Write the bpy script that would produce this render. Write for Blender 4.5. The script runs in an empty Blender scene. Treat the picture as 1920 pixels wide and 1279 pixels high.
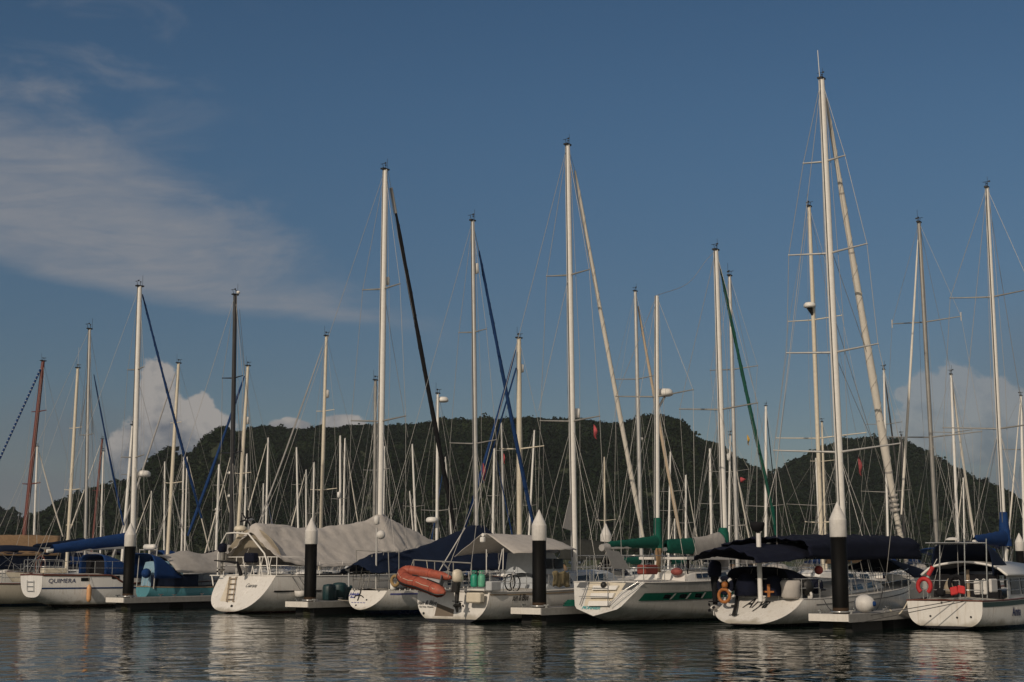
import bpy, math, random
import numpy as np
from mathutils import Vector, Matrix, noise as mnoise

# ------------------------------------------------------------------ camera, sky, sun, exposure
SC = bpy.context.scene
COL = SC.collection
FPX, CX, CY, HCAM, HOR = 2670.0, 960.0, 639.5, 2.1, 1060.0
TILT = math.atan((HOR - CY) / FPX)
cam_d = bpy.data.cameras.new("camera")
cam_d.sensor_width = 36.0
cam_d.lens = 36.0 * FPX / 1920.0
cam_d.clip_start = 0.5
cam_d.clip_end = 20000.0
cam = bpy.data.objects.new("camera", cam_d)
COL.objects.link(cam)
cam.location = (0, 0, HCAM)
cam.rotation_euler = (math.pi / 2 + TILT, 0, 0)
SC.camera = cam
SC.view_settings.view_transform = 'Standard'
SC.view_settings.look = 'None'
SC.view_settings.exposure = -0.25
SC.view_settings.gamma = 1.0
SC.cycles.use_denoising = True
SC.cycles.caustics_reflective = True
SC.cycles.caustics_refractive = False
SC.cycles.max_bounces = 8
SC.cycles.sample_clamp_indirect = 4.0

SUN_EL = math.radians(27)
SUN_XY = Vector((-0.485, -0.875)).normalized()
SUN_DIR = Vector((SUN_XY.x * math.cos(SUN_EL), SUN_XY.y * math.cos(SUN_EL), math.sin(SUN_EL)))
sun_d = bpy.data.lights.new("sun", 'SUN')
sun_d.energy = 2.75
sun_d.angle = math.radians(0.5)
sun_d.color = (1.0, 0.85, 0.68)
sun = bpy.data.objects.new("sun", sun_d)
COL.objects.link(sun)
sun.rotation_euler = SUN_DIR.to_track_quat('Z', 'Y').to_euler()
sun.location = (-60, -60, 60)


def ray(px, py):
    u = (px - CX) / FPX
    v = (CY - py) / FPX
    return Vector((u, math.cos(TILT) - v * math.sin(TILT), math.sin(TILT) + v * math.cos(TILT)))


def P(px, py, Y):
    r = ray(px, py)
    k = Y / r.y
    return Vector((r.x * k, Y, HCAM + r.z * k))


def slope_x(px, py):
    r = ray(px, py)
    return r.x / r.y


def slope_z(px, py):
    r = ray(px, py)
    return r.z / r.y


def project(w):
    x, y, z = w[0], w[1], w[2] - HCAM
    f = y * math.cos(TILT) + z * math.sin(TILT)
    up = -y * math.sin(TILT) + z * math.cos(TILT)
    return CX + FPX * x / f, CY - FPX * up / f


# ------------------------------------------------------------------ world: Nishita sky with procedural clouds
world = bpy.data.worlds.new("World")
SC.world = world
world.use_nodes = True
NT = world.node_tree
NT.nodes.clear()


def N(tree, typ, **kw):
    n = tree.nodes.new(typ)
    for k, v in kw.items():
        setattr(n, k, v)
    return n


def mth(tree, op, a, b=None, c=None, clamp=False):
    n = tree.nodes.new('ShaderNodeMath')
    n.operation = op
    n.use_clamp = clamp
    for i, val in enumerate((a, b, c)):
        if val is None:
            continue
        if isinstance(val, (int, float)):
            n.inputs[i].default_value = val
        else:
            tree.links.new(val, n.inputs[i])
    return n.outputs[0]


def sstep(tree, x, lo, hi):
    n = tree.nodes.new('ShaderNodeMapRange')
    n.interpolation_type = 'SMOOTHSTEP'
    n.inputs['From Min'].default_value = lo
    n.inputs['From Max'].default_value = hi
    tree.links.new(x, n.inputs['Value'])
    return n.outputs['Result']


def build_world():
    t = NT
    L = t.links.new
    sky = N(t, 'ShaderNodeTexSky', sky_type='NISHITA')
    sky.sun_disc = False
    sky.sun_elevation = SUN_EL
    sky.sun_rotation = math.atan2(SUN_XY.x, SUN_XY.y)
    sky.altitude = 0
    sky.air_density = 1.0
    sky.dust_density = 0.15
    sky.ozone_density = 1.6
    tc = N(t, 'ShaderNodeTexCoord')
    sep = N(t, 'ShaderNodeSeparateXYZ')
    L(tc.outputs['Generated'], sep.inputs[0])
    yy = mth(t, 'MAXIMUM', sep.outputs[1], 0.05)
    a = mth(t, 'DIVIDE', sep.outputs[0], yy)
    e = mth(t, 'DIVIDE', sep.outputs[2], yy)
    front = sstep(t, sep.outputs[1], 0.1, 0.4)
    cmb = N(t, 'ShaderNodeCombineXYZ')
    L(a, cmb.inputs[0]); L(e, cmb.inputs[1])

    def nz(scale, detail, rough, sx=1, sy=1, off=0.0, dist=0.0, rot=0.0):
        mp = N(t, 'ShaderNodeMapping')
        mp.inputs['Scale'].default_value = (sx, sy, 1)
        mp.inputs['Location'].default_value = (off, off * .7, 0)
        mp.inputs['Rotation'].default_value = (0, 0, rot)
        L(cmb.outputs[0], mp.inputs[0])
        n = N(t, 'ShaderNodeTexNoise')
        n.inputs['Scale'].default_value = scale
        n.inputs['Detail'].default_value = detail
        n.inputs['Roughness'].default_value = rough
        n.inputs['Distortion'].default_value = dist
        L(mp.outputs[0], n.inputs['Vector'])
        return n.outputs['Fac']

    def curve(pts):
        xs = [slope_x(p[0], p[1]) for p in pts]
        es = [slope_z(p[0], p[1]) for p in pts]
        n = N(t, 'ShaderNodeFloatCurve')
        inp = mth(t, 'MULTIPLY_ADD', a, 1.0 / 1.2, 0.5)
        L(inp, n.inputs['Value'])
        c = n.mapping.curves[0]
        ps = [(x / 1.2 + 0.5, z) for x, z in zip(xs, es)]
        c.points[0].location = ps[0]
        c.points[1].location = ps[-1]
        for q in ps[1:-1]:
            c.points.new(q[0], q[1])
        n.mapping.update()
        return n.outputs[0]

    # wispy band of high cloud, low edge crisp, upper edge torn
    low = curve([(-500, 380), (0, 500), (200, 548), (400, 585), (600, 602), (760, 622), (900, 700)])
    upp = curve([(-500, 60), (0, 165), (150, 225), (300, 330), (420, 400), (560, 465), (700, 560), (820, 640), (900, 700)])
    w1 = nz(9, 6, 0.62, 1, 2.2, 3.1, 0.6, 0.35)
    w2 = nz(30, 5, 0.6, 0.6, 2.5, 7.7, 0.5, 0.3)
    lo_d = mth(t, 'SUBTRACT', e, low)
    lo_d = mth(t, 'MULTIPLY_ADD', mth(t, 'SUBTRACT', w2, 0.5), 0.012, lo_d)
    up_d = mth(t, 'SUBTRACT', upp, e)
    up_d = mth(t, 'MULTIPLY_ADD', mth(t, 'SUBTRACT', w1, 0.5), 0.13, up_d)
    band = mth(t, 'MULTIPLY', sstep(t, lo_d, -0.004, 0.011), sstep(t, up_d, -0.030, 0.045))
    w3 = nz(16, 7, 0.62, 0.5, 2.8, 21.3, 1.2, 0.32)
    w4 = nz(46, 6, 0.6, 0.45, 2.2, 33.1, 0.6, 0.30)
    strk = mth(t, 'ADD', mth(t, 'MULTIPLY', sstep(t, w3, 0.32, 0.66), 0.62), mth(t, 'MULTIPLY', sstep(t, w4, 0.34, 0.66), 0.28))
    band = mth(t, 'MULTIPLY', band, mth(t, 'MULTIPLY_ADD', strk, 0.52, 0.55))
    band = mth(t, 'MULTIPLY', band, sstep(t, mth(t, 'MULTIPLY', a, -1.0), -0.02, 0.13))
    # loose wisps above the band
    wisp = nz(7, 7, 0.6, 1, 2.4, 11.3, 0.8, 0.25)
    wm = sstep(t, wisp, 0.5, 0.75)
    wm = mth(t, 'MULTIPLY', wm, sstep(t, mth(t, 'MULTIPLY', a, -1.0), 0.16, 0.3))
    wm = mth(t, 'MULTIPLY', wm, sstep(t, e, 0.2, 0.28))
    band = mth(t, 'MAXIMUM', band, mth(t, 'MULTIPLY', wm, 0.4))

    # heaped clouds low over the hills
    c1 = nz(26, 7, 0.62, 1, 1, 2.0, 0.2)
    c2 = nz(70, 5, 0.6, 1, 1, 5.0, 0.0)
    warp = mth(t, 'ADD', mth(t, 'MULTIPLY', mth(t, 'SUBTRACT', c1, 0.5), 1.5),
               mth(t, 'MULTIPLY', mth(t, 'SUBTRACT', c2, 0.5), 1.1))
    blobs = [(295, 715, 30, 42), (300, 765, 36, 60), (318, 820, 62, 70), (370, 775, 30, 32), (398, 788, 18, 20), (385, 850, 60, 70),
             (250, 850, 40, 50), (545, 800, 40, 14), (640, 795, 40, 18),
             (1795, 728, 42, 44), (1740, 745, 48, 44), (1850, 760, 50, 50), (1760, 800, 80, 40), (1850, 830, 70, 40), (1905, 780, 36, 40), (1696, 738, 18, 14)]
    tot = None
    for (bx, by, rx, ry) in blobs:
        ca, ce = slope_x(bx, by), slope_z(bx, by)
        da = mth(t, 'DIVIDE', mth(t, 'SUBTRACT', a, ca), rx / FPX * 1.25)
        de = mth(t, 'DIVIDE', mth(t, 'SUBTRACT', e, ce), ry / FPX * 1.25)
        r2 = mth(t, 'ADD', mth(t, 'MULTIPLY', da, da), mth(t, 'MULTIPLY', de, de))
        g = mth(t, 'SUBTRACT', 1.0, mth(t, 'SQRT', r2))
        tot = g if tot is None else mth(t, 'SMOOTH_MAX', tot, g, 0.2)
    cum = sstep(t, mth(t, 'ADD', tot, mth(t, 'MULTIPLY', warp, 0.62)), -0.02, 0.20)
    # soft grey haze bank near the horizon, thicker to the left and right
    bank_n = nz(5, 5, 0.55, 1, 2.5, 9.0, 0.3)
    side = mth(t, 'ADD', sstep(t, mth(t, 'MULTIPLY', a, -1.0), 0.17, 0.30), sstep(t, a, 0.22, 0.36))
    hgt = mth(t, 'SUBTRACT', mth(t, 'MULTIPLY_ADD', bank_n, 0.10, 0.05), e)
    bank = mth(t, 'MULTIPLY', sstep(t, hgt, -0.03, 0.05), mth(t, 'MULTIPLY', side, 0.75), clamp=True)
    # higher faint veil on the right
    veil = mth(t, 'MULTIPLY', sstep(t, a, 0.27, 0.42), sstep(t, mth(t, 'SUBTRACT', mth(t, 'MULTIPLY_ADD', bank_n, 0.12, 0.13), e), -0.02, 0.06))
    bank = mth(t, 'MAXIMUM', bank, mth(t, 'MULTIPLY', veil, 0.55))

    def mix(fac, c_in, col):
        m = N(t, 'ShaderNodeMix', data_type='RGBA')
        L(fac, m.inputs['Factor'])
        L(c_in, m.inputs[6])
        if isinstance(col, tuple):
            m.inputs[7].default_value = (*col, 1)
        else:
            L(col, m.inputs[7])
        return m.outputs[2]

    hs = N(t, 'ShaderNodeHueSaturation')
    hs.inputs['Saturation'].default_value = SKY_SAT
    hs.inputs['Value'].default_value = SKY_VAL
    L(sky.outputs[0], hs.inputs['Color'])
    K = 10.0   # colours below are given at background strength 0.1
    # the sky grows less pale toward the horizon than a clear standard atmosphere
    damp = N(t, 'ShaderNodeMix', data_type='RGBA', blend_type='MULTIPLY')
    L(mth(t, 'SUBTRACT', 1.0, sstep(t, e, 0.03, 0.36)), damp.inputs['Factor'])
    L(hs.outputs[0], damp.inputs[6])
    damp.inputs[7].default_value = (0.60, 0.585, 0.64, 1)
    col = damp.outputs[2]
    col = mix(mth(t, 'MULTIPLY', mth(t, 'MULTIPLY', band, 0.88), front), col, (0.262 * K, 0.278 * K, 0.312 * K))
    col = mix(mth(t, 'MULTIPLY', bank, front), col, (0.135 * K, 0.155 * K, 0.188 * K))
    ramp = N(t, 'ShaderNodeValToRGB')
    ramp.color_ramp.elements[0].position = 0.46
    ramp.color_ramp.elements[0].color = (0.150 * K, 0.165 * K, 0.196 * K, 1)
    ramp.color_ramp.elements[1].position = 0.70
    ramp.color_ramp.elements[1].color = (0.40 * K, 0.375 * K, 0.355 * K, 1)
    lit = mth(t, 'ADD', mth(t, 'ADD', mth(t, 'MULTIPLY', c1, 0.7), mth(t, 'MULTIPLY', c2, 0.35)), mth(t, 'MULTIPLY_ADD', sstep(t, e, 0.05, 0.13), 0.30, -0.08))
    L(lit, ramp.inputs[0])
    col = mix(mth(t, 'MULTIPLY', mth(t, 'MULTIPLY', cum, mth(t, 'MULTIPLY', mth(t, 'MULTIPLY_ADD', sstep(t, e, 0.03, 0.10), 0.5, 0.45), mth(t, 'MULTIPLY_ADD', sstep(t, a, 0.1, 0.25), -0.52, 1.0))), front), col, ramp.outputs[0])
    # unseen bright cloud added behind the camera as warm fill on the hull sides
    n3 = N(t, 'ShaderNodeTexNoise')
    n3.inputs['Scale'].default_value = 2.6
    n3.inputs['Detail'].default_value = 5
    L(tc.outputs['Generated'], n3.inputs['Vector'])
    rear_fill = mth(t, 'MULTIPLY', sstep(t, mth(t, 'MULTIPLY', sep.outputs[1], -1.0), -0.15, 0.35), sstep(t, n3.outputs['Fac'], 0.30, 0.55))
    col = mix(mth(t, 'MULTIPLY', rear_fill, 0.9), col, (REAR_FILL[0] * K, REAR_FILL[1] * K, REAR_FILL[2] * K))
    bg = N(t, 'ShaderNodeBackground')
    L(col, bg.inputs['Color'])
    bg.inputs['Strength'].default_value = 0.1
    out = N(t, 'ShaderNodeOutputWorld')
    L(bg.outputs[0], out.inputs['Surface'])


SKY_SAT, SKY_VAL = 1.22, 0.50
REAR_FILL = (0.64, 0.57, 0.48)
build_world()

# ------------------------------------------------------------------ materials
MATS = {}


def M(name, col, rough=0.5, metal=0.0, var=0.10, scale=6.0, bump=0.0, bscale=40.0, below=None, scum=True, wl=0.13, spec=0.5, streak=0.0, translucent=0.0):
    if name in MATS:
        return MATS[name]
    m = bpy.data.materials.new(name)
    m.use_nodes = True
    t = m.node_tree
    b = t.nodes['Principled BSDF']
    L = t.links.new
    b.inputs['Roughness'].default_value = rough
    b.inputs['Metallic'].default_value = metal
    b.inputs['Specular IOR Level'].default_value = spec
    geo = N(t, 'ShaderNodeNewGeometry')
    n = N(t, 'ShaderNodeTexNoise')
    n.inputs['Scale'].default_value = scale
    n.inputs['Detail'].default_value = 5
    n.inputs['Roughness'].default_value = 0.65
    L(geo.outputs['Position'], n.inputs['Vector'])
    mx = N(t, 'ShaderNodeMix', data_type='RGBA')
    f = sstep(t, n.outputs['Fac'], 0.3, 0.7)
    L(f, mx.inputs['Factor'])
    mx.inputs[6].default_value = (*[c * (1 - var) for c in col], 1)
    mx.inputs[7].default_value = (*[min(1, c * (1 + var * .6)) for c in col], 1)
    out = mx.outputs[2]
    if streak:
        mp = N(t, 'ShaderNodeMapping')
        mp.inputs['Scale'].default_value = (5, 5, 0.35)
        L(geo.outputs['Position'], mp.inputs[0])
        s = N(t, 'ShaderNodeTexNoise')
        s.inputs['Scale'].default_value = 2.2
        s.inputs['Detail'].default_value = 6
        L(mp.outputs[0], s.inputs['Vector'])
        m2 = N(t, 'ShaderNodeMix', data_type='RGBA')
        L(mth(t, 'MULTIPLY', sstep(t, s.outputs['Fac'], 0.5, 0.8), streak), m2.inputs['Factor'])
        L(out, m2.inputs[6])
        m2.inputs[7].default_value = (*[c * k for c, k in zip(col, (0.55, 0.46, 0.36))], 1)
        out = m2.outputs[2]
    if below:
        sp = N(t, 'ShaderNodeSeparateXYZ')
        L(geo.outputs['Position'], sp.inputs[0])
        m3 = N(t, 'ShaderNodeMix', data_type='RGBA')
        L(sstep(t, mth(t, 'MULTIPLY_ADD', n.outputs['Fac'], 0.03, sp.outputs[2]), wl + 0.02, wl), m3.inputs['Factor'])
        L(out, m3.inputs[6])
        m3.inputs[7].default_value = (*below, 1)
        # scum and weed stain in an uneven belt above the waterline
        sn = N(t, 'ShaderNodeTexNoise')
        sn.inputs['Scale'].default_value = 1.7
        sn.inputs['Detail'].default_value = 6
        L(geo.outputs['Position'], sn.inputs['Vector'])
        top = mth(t, 'MULTIPLY_ADD', sn.outputs['Fac'], 0.55, wl - 0.12)
        m4 = N(t, 'ShaderNodeMix', data_type='RGBA')
        L(mth(t, 'MULTIPLY', sstep(t, mth(t, 'SUBTRACT', top, sp.outputs[2]), -0.06, 0.16), 0.62 if scum else 0.0), m4.inputs['Factor'])
        L(out, m4.inputs[6])
        m4.inputs[7].default_value = (0.20, 0.17, 0.105, 1)
        L(m4.outputs[2], m3.inputs[6])
        out = m3.outputs[2]
    L(out, b.inputs['Base Color'])
    rr = mth(t, 'MULTIPLY_ADD', n.outputs['Fac'], 0.25, max(0.02, rough - 0.12))
    L(rr, b.inputs['Roughness'])
    if bump:
        bn = N(t, 'ShaderNodeTexNoise')
        bn.inputs['Scale'].default_value = bscale
        bn.inputs['Detail'].default_value = 4
        L(geo.outputs['Position'], bn.inputs['Vector'])
        bp = N(t, 'ShaderNodeBump')
        bp.inputs['Strength'].default_value = 1.0
        bp.inputs['Distance'].default_value = bump
        L(bn.outputs['Fac'], bp.inputs['Height'])
        L(bp.outputs[0], b.inputs['Normal'])
    if translucent:
        tr = N(t, 'ShaderNodeBsdfTranslucent')
        L(out, tr.inputs['Color'])
        ms = N(t, 'ShaderNodeMixShader')
        ms.inputs[0].default_value = translucent
        L(b.outputs[0], ms.inputs[1])
        L(tr.outputs[0], ms.inputs[2])
        o = [x for x in t.nodes if x.type == 'OUTPUT_MATERIAL'][0]
        L(ms.outputs[0], o.inputs['Surface'])
    MATS[name] = m
    return m


WHITE = M('white_gelcoat', (0.72, 0.70, 0.66), 0.28, var=0.04, scale=2, streak=0.30)
WHITE_P = M('white_paint', (0.74, 0.72, 0.68), 0.45, var=0.06)
CREAM = M('cream_paint', (0.62, 0.56, 0.45), 0.45, var=0.08)
GREYW = M('pale_grey_paint', (0.42, 0.43, 0.44), 0.45, var=0.08)
ALU = M('anodised_aluminium', (0.50, 0.49, 0.47), 0.42, metal=0.35, var=0.08, scale=3)
ALU_D = M('dull_aluminium', (0.30, 0.29, 0.27), 0.45, metal=0.35, var=0.10, scale=3)
STEEL = M('stainless_steel', (0.55, 0.55, 0.54), 0.25, metal=0.8, var=0.06)
WIRE = M('rigging_wire', (0.40, 0.385, 0.36), 0.40, metal=0.4, var=0.05)
WIRE_D = M('dark_rope', (0.06, 0.06, 0.06), 0.8)
ROPE = M('pale_rope', (0.52, 0.47, 0.38), 0.85)
BLACKM = M('black_mast_paint', (0.018, 0.018, 0.022), 0.35, var=0.2, scale=1.5)
REDM = M('rust_red_mast_paint', (0.13, 0.030, 0.022), 0.5, var=0.2)
BROWN = M('varnished_wood', (0.12, 0.040, 0.025), 0.35, var=0.25)
TEAK = M('weathered_teak', (0.28, 0.21, 0.14), 0.7, var=0.2)
NAVY = M('navy_canvas', (0.006, 0.008, 0.020), 0.9, var=0.25, bump=0.004, bscale=14, spec=0.2)
NAVYT = M('dark_blue_canvas', (0.005, 0.011, 0.030), 0.9, var=0.2, bump=0.006, bscale=9, spec=0.2)
ROYAL = M('royal_blue_canvas', (0.009, 0.038, 0.135), 0.85, var=0.2, bump=0.006, bscale=9, spec=0.2)
BLUEJ = M('blue_sail_cover', (0.011, 0.040, 0.130), 0.85, var=0.2, bump=0.006, bscale=12, spec=0.2)
GREEN = M('green_canvas', (0.006, 0.085, 0.060), 0.85, var=0.2, bump=0.006, bscale=9, spec=0.2)
GREENP = M('green_paint', (0.010, 0.130, 0.085), 0.35, var=0.1)
BLACKC = M('black_canvas', (0.010, 0.010, 0.012), 0.85, var=0.2, spec=0.2)
GREYC = M('pale_grey_canvas', (0.46, 0.43, 0.40), 0.9, var=0.10, scale=3, bump=0.012, bscale=5, spec=0.2, streak=0.15)
GREYC2 = M('grey_canvas', (0.36, 0.34, 0.32), 0.9, var=0.12, scale=3, bump=0.010, bscale=6, spec=0.2)
MESHC = M('dark_shade_cloth', (0.030, 0.032, 0.030), 0.9, var=0.2, spec=0.2)
TAN = M('tan_canvas', (0.30, 0.195, 0.110), 0.9, var=0.12, scale=4, bump=0.008, bscale=7, spec=0.2)
SAIL = M('white_sailcloth', (0.66, 0.62, 0.55), 0.8, var=0.06, bump=0.004, bscale=12, spec=0.2)
SAILG = M('grey_sailcloth', (0.34, 0.33, 0.32), 0.8, var=0.08)
BLACK = M('black_rubber', (0.012, 0.012, 0.012), 0.55, var=0.2)
GLASS = M('dark_window', (0.010, 0.012, 0.014), 0.08, var=0.1)
CONC = M('pontoon_concrete', (0.30, 0.29, 0.27), 0.85, var=0.15, scale=5, bump=0.004)
FASC = M('white_fascia', (0.66, 0.63, 0.58), 0.6, var=0.08, streak=0.3)
FLOAT = M('dark_float', (0.010, 0.010, 0.009), 0.8)
PILE = M('black_pile_sleeve', (0.0035, 0.0033, 0.003), 0.6, var=0.3, scale=3, spec=0.12, below=(0.05, 0.032, 0.020), scum=False, wl=0.75)
PCAP = M('white_pile_cap', (0.62, 0.60, 0.57), 0.6, var=0.08, streak=0.25)
ORANGE = M('orange_hypalon', (0.34, 0.080, 0.046), 0.6, var=0.25, scale=5, streak=0.5)
ORNG2 = M('orange_plastic', (0.36, 0.13, 0.03), 0.6, var=0.3)
RED = M('red_fabric', (0.42, 0.020, 0.022), 0.7, var=0.12)
GASG = M('green_gas_bottle_paint', (0.020, 0.26, 0.17), 0.4, var=0.12)
GASG2 = M('pale_green_gas_bottle_paint', (0.10, 0.36, 0.23), 0.45, var=0.15)
TEALB = M('dark_teal_plastic', (0.008, 0.035, 0.040), 0.5)
YELLOW = M('yellow_cloth', (0.55, 0.33, 0.05), 0.8)
PEACH = M('weathered_orange_fender', (0.62, 0.33, 0.15), 0.5, var=0.12)
INKB = M('navy_lettering', (0.012, 0.020, 0.09), 0.5)
INKK = M('black_lettering', (0.012, 0.012, 0.014), 0.5)
INKT = M('teal_lettering', (0.05, 0.30, 0.32), 0.5)
INKV = M('blue_lettering', (0.08, 0.09, 0.30), 0.5)
OLIVE = M('olive_towel', (0.22, 0.18, 0.10), 0.95, var=0.2)
GREYD = M('dark_grey_deck', (0.10, 0.105, 0.11), 0.8, var=0.1)
DECK = M('deck_paint', (0.50, 0.48, 0.44), 0.7, var=0.1)


def hull_mat(name, col, below, wl=0.12):
    return M(name, col, 0.25, var=0.05, scale=1.2, below=below, wl=wl, streak=0.42)


H_WHITE = hull_mat('white_hull', (0.72, 0.70, 0.66), (0.012, 0.012, 0.014))
H_BLUEB = hull_mat('white_hull_blue_boot', (0.72, 0.70, 0.66), (0.008, 0.014, 0.06), 0.22)
H_BROWNB = hull_mat('white_hull_brown_boot', (0.74, 0.73, 0.71), (0.022, 0.012, 0.009), 0.16)
H_GREEN = hull_mat('grey_white_hull_green_boot', (0.62, 0.61, 0.58), (0.010, 0.050, 0.035), 0.10)
H_REDB = hull_mat('white_hull_red_boot', (0.72, 0.70, 0.66), (0.10, 0.018, 0.014), 0.08)
H_CYAN = hull_mat('turquoise_hull', (0.075, 0.235, 0.285), (0.012, 0.012, 0.014))
H_NAVY = hull_mat('navy_hull', (0.012, 0.020, 0.055), (0.05, 0.012, 0.010))
H_CREAM = hull_mat('cream_hull', (0.60, 0.55, 0.45), (0.012, 0.03, 0.06))
H_GREY = hull_mat('grey_hull', (0.30, 0.31, 0.32), (0.012, 0.012, 0.014))


# ------------------------------------------------------------------ mesh builder and scene helpers
def frame(d):
    d = Vector(d).normalized()
    a = Vector((0, 0, 1)) if abs(d.z) < 0.9 else Vector((1, 0, 0))
    u = d.cross(a).normalized()
    return u, d.cross(u).normalized(), d


class MB:
    def __init__(s):
        s.v, s.f, s.sm = [], [], []

    def add(s, vs, fs, smooth=True):
        o = len(s.v)
        s.v.extend([Vector(v) for v in vs])
        s.f.extend([tuple(i + o for i in f) for f in fs])
        s.sm.extend([smooth] * len(fs))
        return s

    def tube(s, pts, r, n=6, caps=True):
        pts = [Vector(p) for p in pts]
        m = len(pts)
        rs = r if isinstance(r, (list, tuple)) else [r] * m
        vs, fs = [], []
        u = None
        for i in range(m):
            d = (pts[min(i + 1, m - 1)] - pts[max(i - 1, 0)])
            if d.length < 1e-9:
                d = Vector((0, 0, 1))
            d.normalize()
            if u is None:
                u, v, _ = frame(d)
            else:
                u = (u - d * u.dot(d))
                if u.length < 1e-6:
                    u, v, _ = frame(d)
                u.normalize()
            v = d.cross(u)
            for k in range(n):
                a = 2 * math.pi * k / n
                vs.append(pts[i] + (u * math.cos(a) + v * math.sin(a)) * rs[i])
        for i in range(m - 1):
            for k in range(n):
                fs.append((i * n + k, i * n + (k + 1) % n, (i + 1) * n + (k + 1) % n, (i + 1) * n + k))
        s.add(vs, fs, True)
        if caps:
            s.add(vs[:n], [tuple(range(n - 1, -1, -1))], False)
            s.add(vs[-n:], [tuple(range(n))], False)
        return s

    def box(s, c, X, Y, Z, bev=0.0):
        """box about c with half-axis vectors X, Y, Z"""
        c, X, Y, Z = Vector(c), Vector(X), Vector(Y), Vector(Z)
        if bev <= 0:
            vs = [c + X * i + Y * j + Z * k for k in (-1, 1) for j in (-1, 1) for i in (-1, 1)]
            s.add(vs, [(0, 2, 3, 1), (4, 5, 7, 6), (0, 1, 5, 4), (2, 6, 7, 3), (0, 4, 6, 2), (1, 3, 7, 5)], False)
        else:
            lx, ly, lz = X.length, Y.length, Z.length
            bx, by, bz = [max(0.0, 1 - bev / q) for q in (lx, ly, lz)]
            rings = []
            for (k, fx) in ((-1, 0), (-bz, 1), (bz, 1), (1, 0)):
                ax, ay = (1, 1) if fx else (bx, by)
                ix, iy = (bx, by) if fx else (bx, by)
                ex, ey = (1, 1) if fx else (bx, by)
                ring = []
                if fx:
                    pr = [(1, -by), (1, by), (bx, 1), (-bx, 1), (-1, by), (-1, -by), (-bx, -1), (bx, -1)]
                else:
                    q = 0.999
                    pr = [(bx, -by * q), (bx, by * q), (bx * q, by), (-bx * q, by), (-bx, by * q), (-bx, -by * q), (-bx * q, -by), (bx * q, -by)]
                for (i, j) in pr:
                    ring.append(c + X * i + Y * j + Z * k)
                rings.append(ring)
            vs = [p for r in rings for p in r]
            fs = []
            for i in range(3):
                for k in range(8):
                    fs.append((i * 8 + k, i * 8 + (k + 1) % 8, (i + 1) * 8 + (k + 1) % 8, (i + 1) * 8 + k))
            fs += [tuple(range(7, -1, -1)), tuple(range(24, 32))]
            s.add(vs, fs, False)
        return s

    def plate(s, pts, th):
        pts = [Vector(p) for p in pts]
        n = (pts[1] - pts[0]).cross(pts[2] - pts[0]).normalized() * th
        k = len(pts)
        vs = [p + n for p in pts] + [p - n for p in pts]
        fs = [tuple(range(k)), tuple(range(2 * k - 1, k - 1, -1))]
        fs += [(i, i + k, (i + 1) % k + k, (i + 1) % k) for i in range(k)]
        return s.add(vs, fs, False)

    def ball(s, c, r, nu=12, nv=8, R=None, zmin=-1.0):
        c = Vector(c)
        rx, ry, rz = (r, r, r) if isinstance(r, (int, float)) else r
        vs, fs = [], []
        p0 = math.asin(max(-1, zmin))
        for j in range(nv + 1):
            ph = p0 + (math.pi / 2 - p0) * j / nv
            for i in range(nu):
                th = 2 * math.pi * i / nu
                q = Vector((rx * math.cos(ph) * math.cos(th), ry * math.cos(ph) * math.sin(th), rz * math.sin(ph)))
                vs.append(c + (R @ q if R is not None else q))
        for j in range(nv):
            for i in range(nu):
                fs.append((j * nu + i, j * nu + (i + 1) % nu, (j + 1) * nu + (i + 1) % nu, (j + 1) * nu + i))
        fs.append(tuple(range(nu - 1, -1, -1)))
        return s.add(vs, fs, True)

    def lathe(s, c, prof, n=14, axis=(0, 0, 1), smooth=True):
        c = Vector(c)
        u, v, d = frame(axis)
        vs, fs = [], []
        for (r, z) in prof:
            for k in range(n):
                a = 2 * math.pi * k / n
                vs.append(c + d * z + (u * math.cos(a) + v * math.sin(a)) * max(r, 1e-4))
        for i in range(len(prof) - 1):
            for k in range(n):
                fs.append((i * n + k, i * n + (k + 1) % n, (i + 1) * n + (k + 1) % n, (i + 1) * n + k))
        fs.append(tuple(range(n - 1, -1, -1)))
        fs.append(tuple(range((len(prof) - 1) * n, len(prof) * n)))
        return s.add(vs, fs, smooth)

    def ring(s, c, u, v, R, r, a0=0.0, a1=2 * math.pi, n=24, k=8, sq=1.0):
        c, u, v = Vector(c), Vector(u).normalized(), Vector(v).normalized()
        pts = [c + u * R * math.cos(a0 + (a1 - a0) * i / n) + v * R * sq * math.sin(a0 + (a1 - a0) * i / n) for i in range(n + 1)]
        return s.tube(pts, r, k)

    def grid(s, rows, smooth=True, flip=False):
        m, n = len(rows), len(rows[0])
        vs = [p for r in rows for p in r]
        fs = []
        for i in range(m - 1):
            for j in range(n - 1):
                q = (i * n + j, i * n + j + 1, (i + 1) * n + j + 1, (i + 1) * n + j)
                fs.append(q[::-1] if flip else q)
        return s.add(vs, fs, smooth)

    def build(s, name, mat, parent=None, solid=0.0):
        off = ORG.get(parent.name, Vector((0, 0, 0))) if parent else Vector((0, 0, 0))
        me = bpy.data.meshes.new(name)
        me.from_pydata([tuple(v - off) for v in s.v], [], s.f)
        me.polygons.foreach_set('use_smooth', s.sm)
        me.update()
        o = bpy.data.objects.new(name, me)
        COL.objects.link(o)
        me.materials.append(mat)
        if parent:
            o.parent = parent
            ORG[o.name] = off
        if solid:
            md = o.modifiers.new('thickness', 'SOLIDIFY')
            md.thickness = solid
            md.offset = 0
        return o


ORG = {}


def thing(name, label, cat, loc, group=None):
    o = bpy.data.objects.new(name, None)
    COL.objects.link(o)
    o.empty_display_size = 0.2
    o.location = loc
    ORG[o.name] = Vector(loc)
    o['label'] = label
    o['category'] = cat
    if group:
        o['group'] = group
    return o


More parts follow.
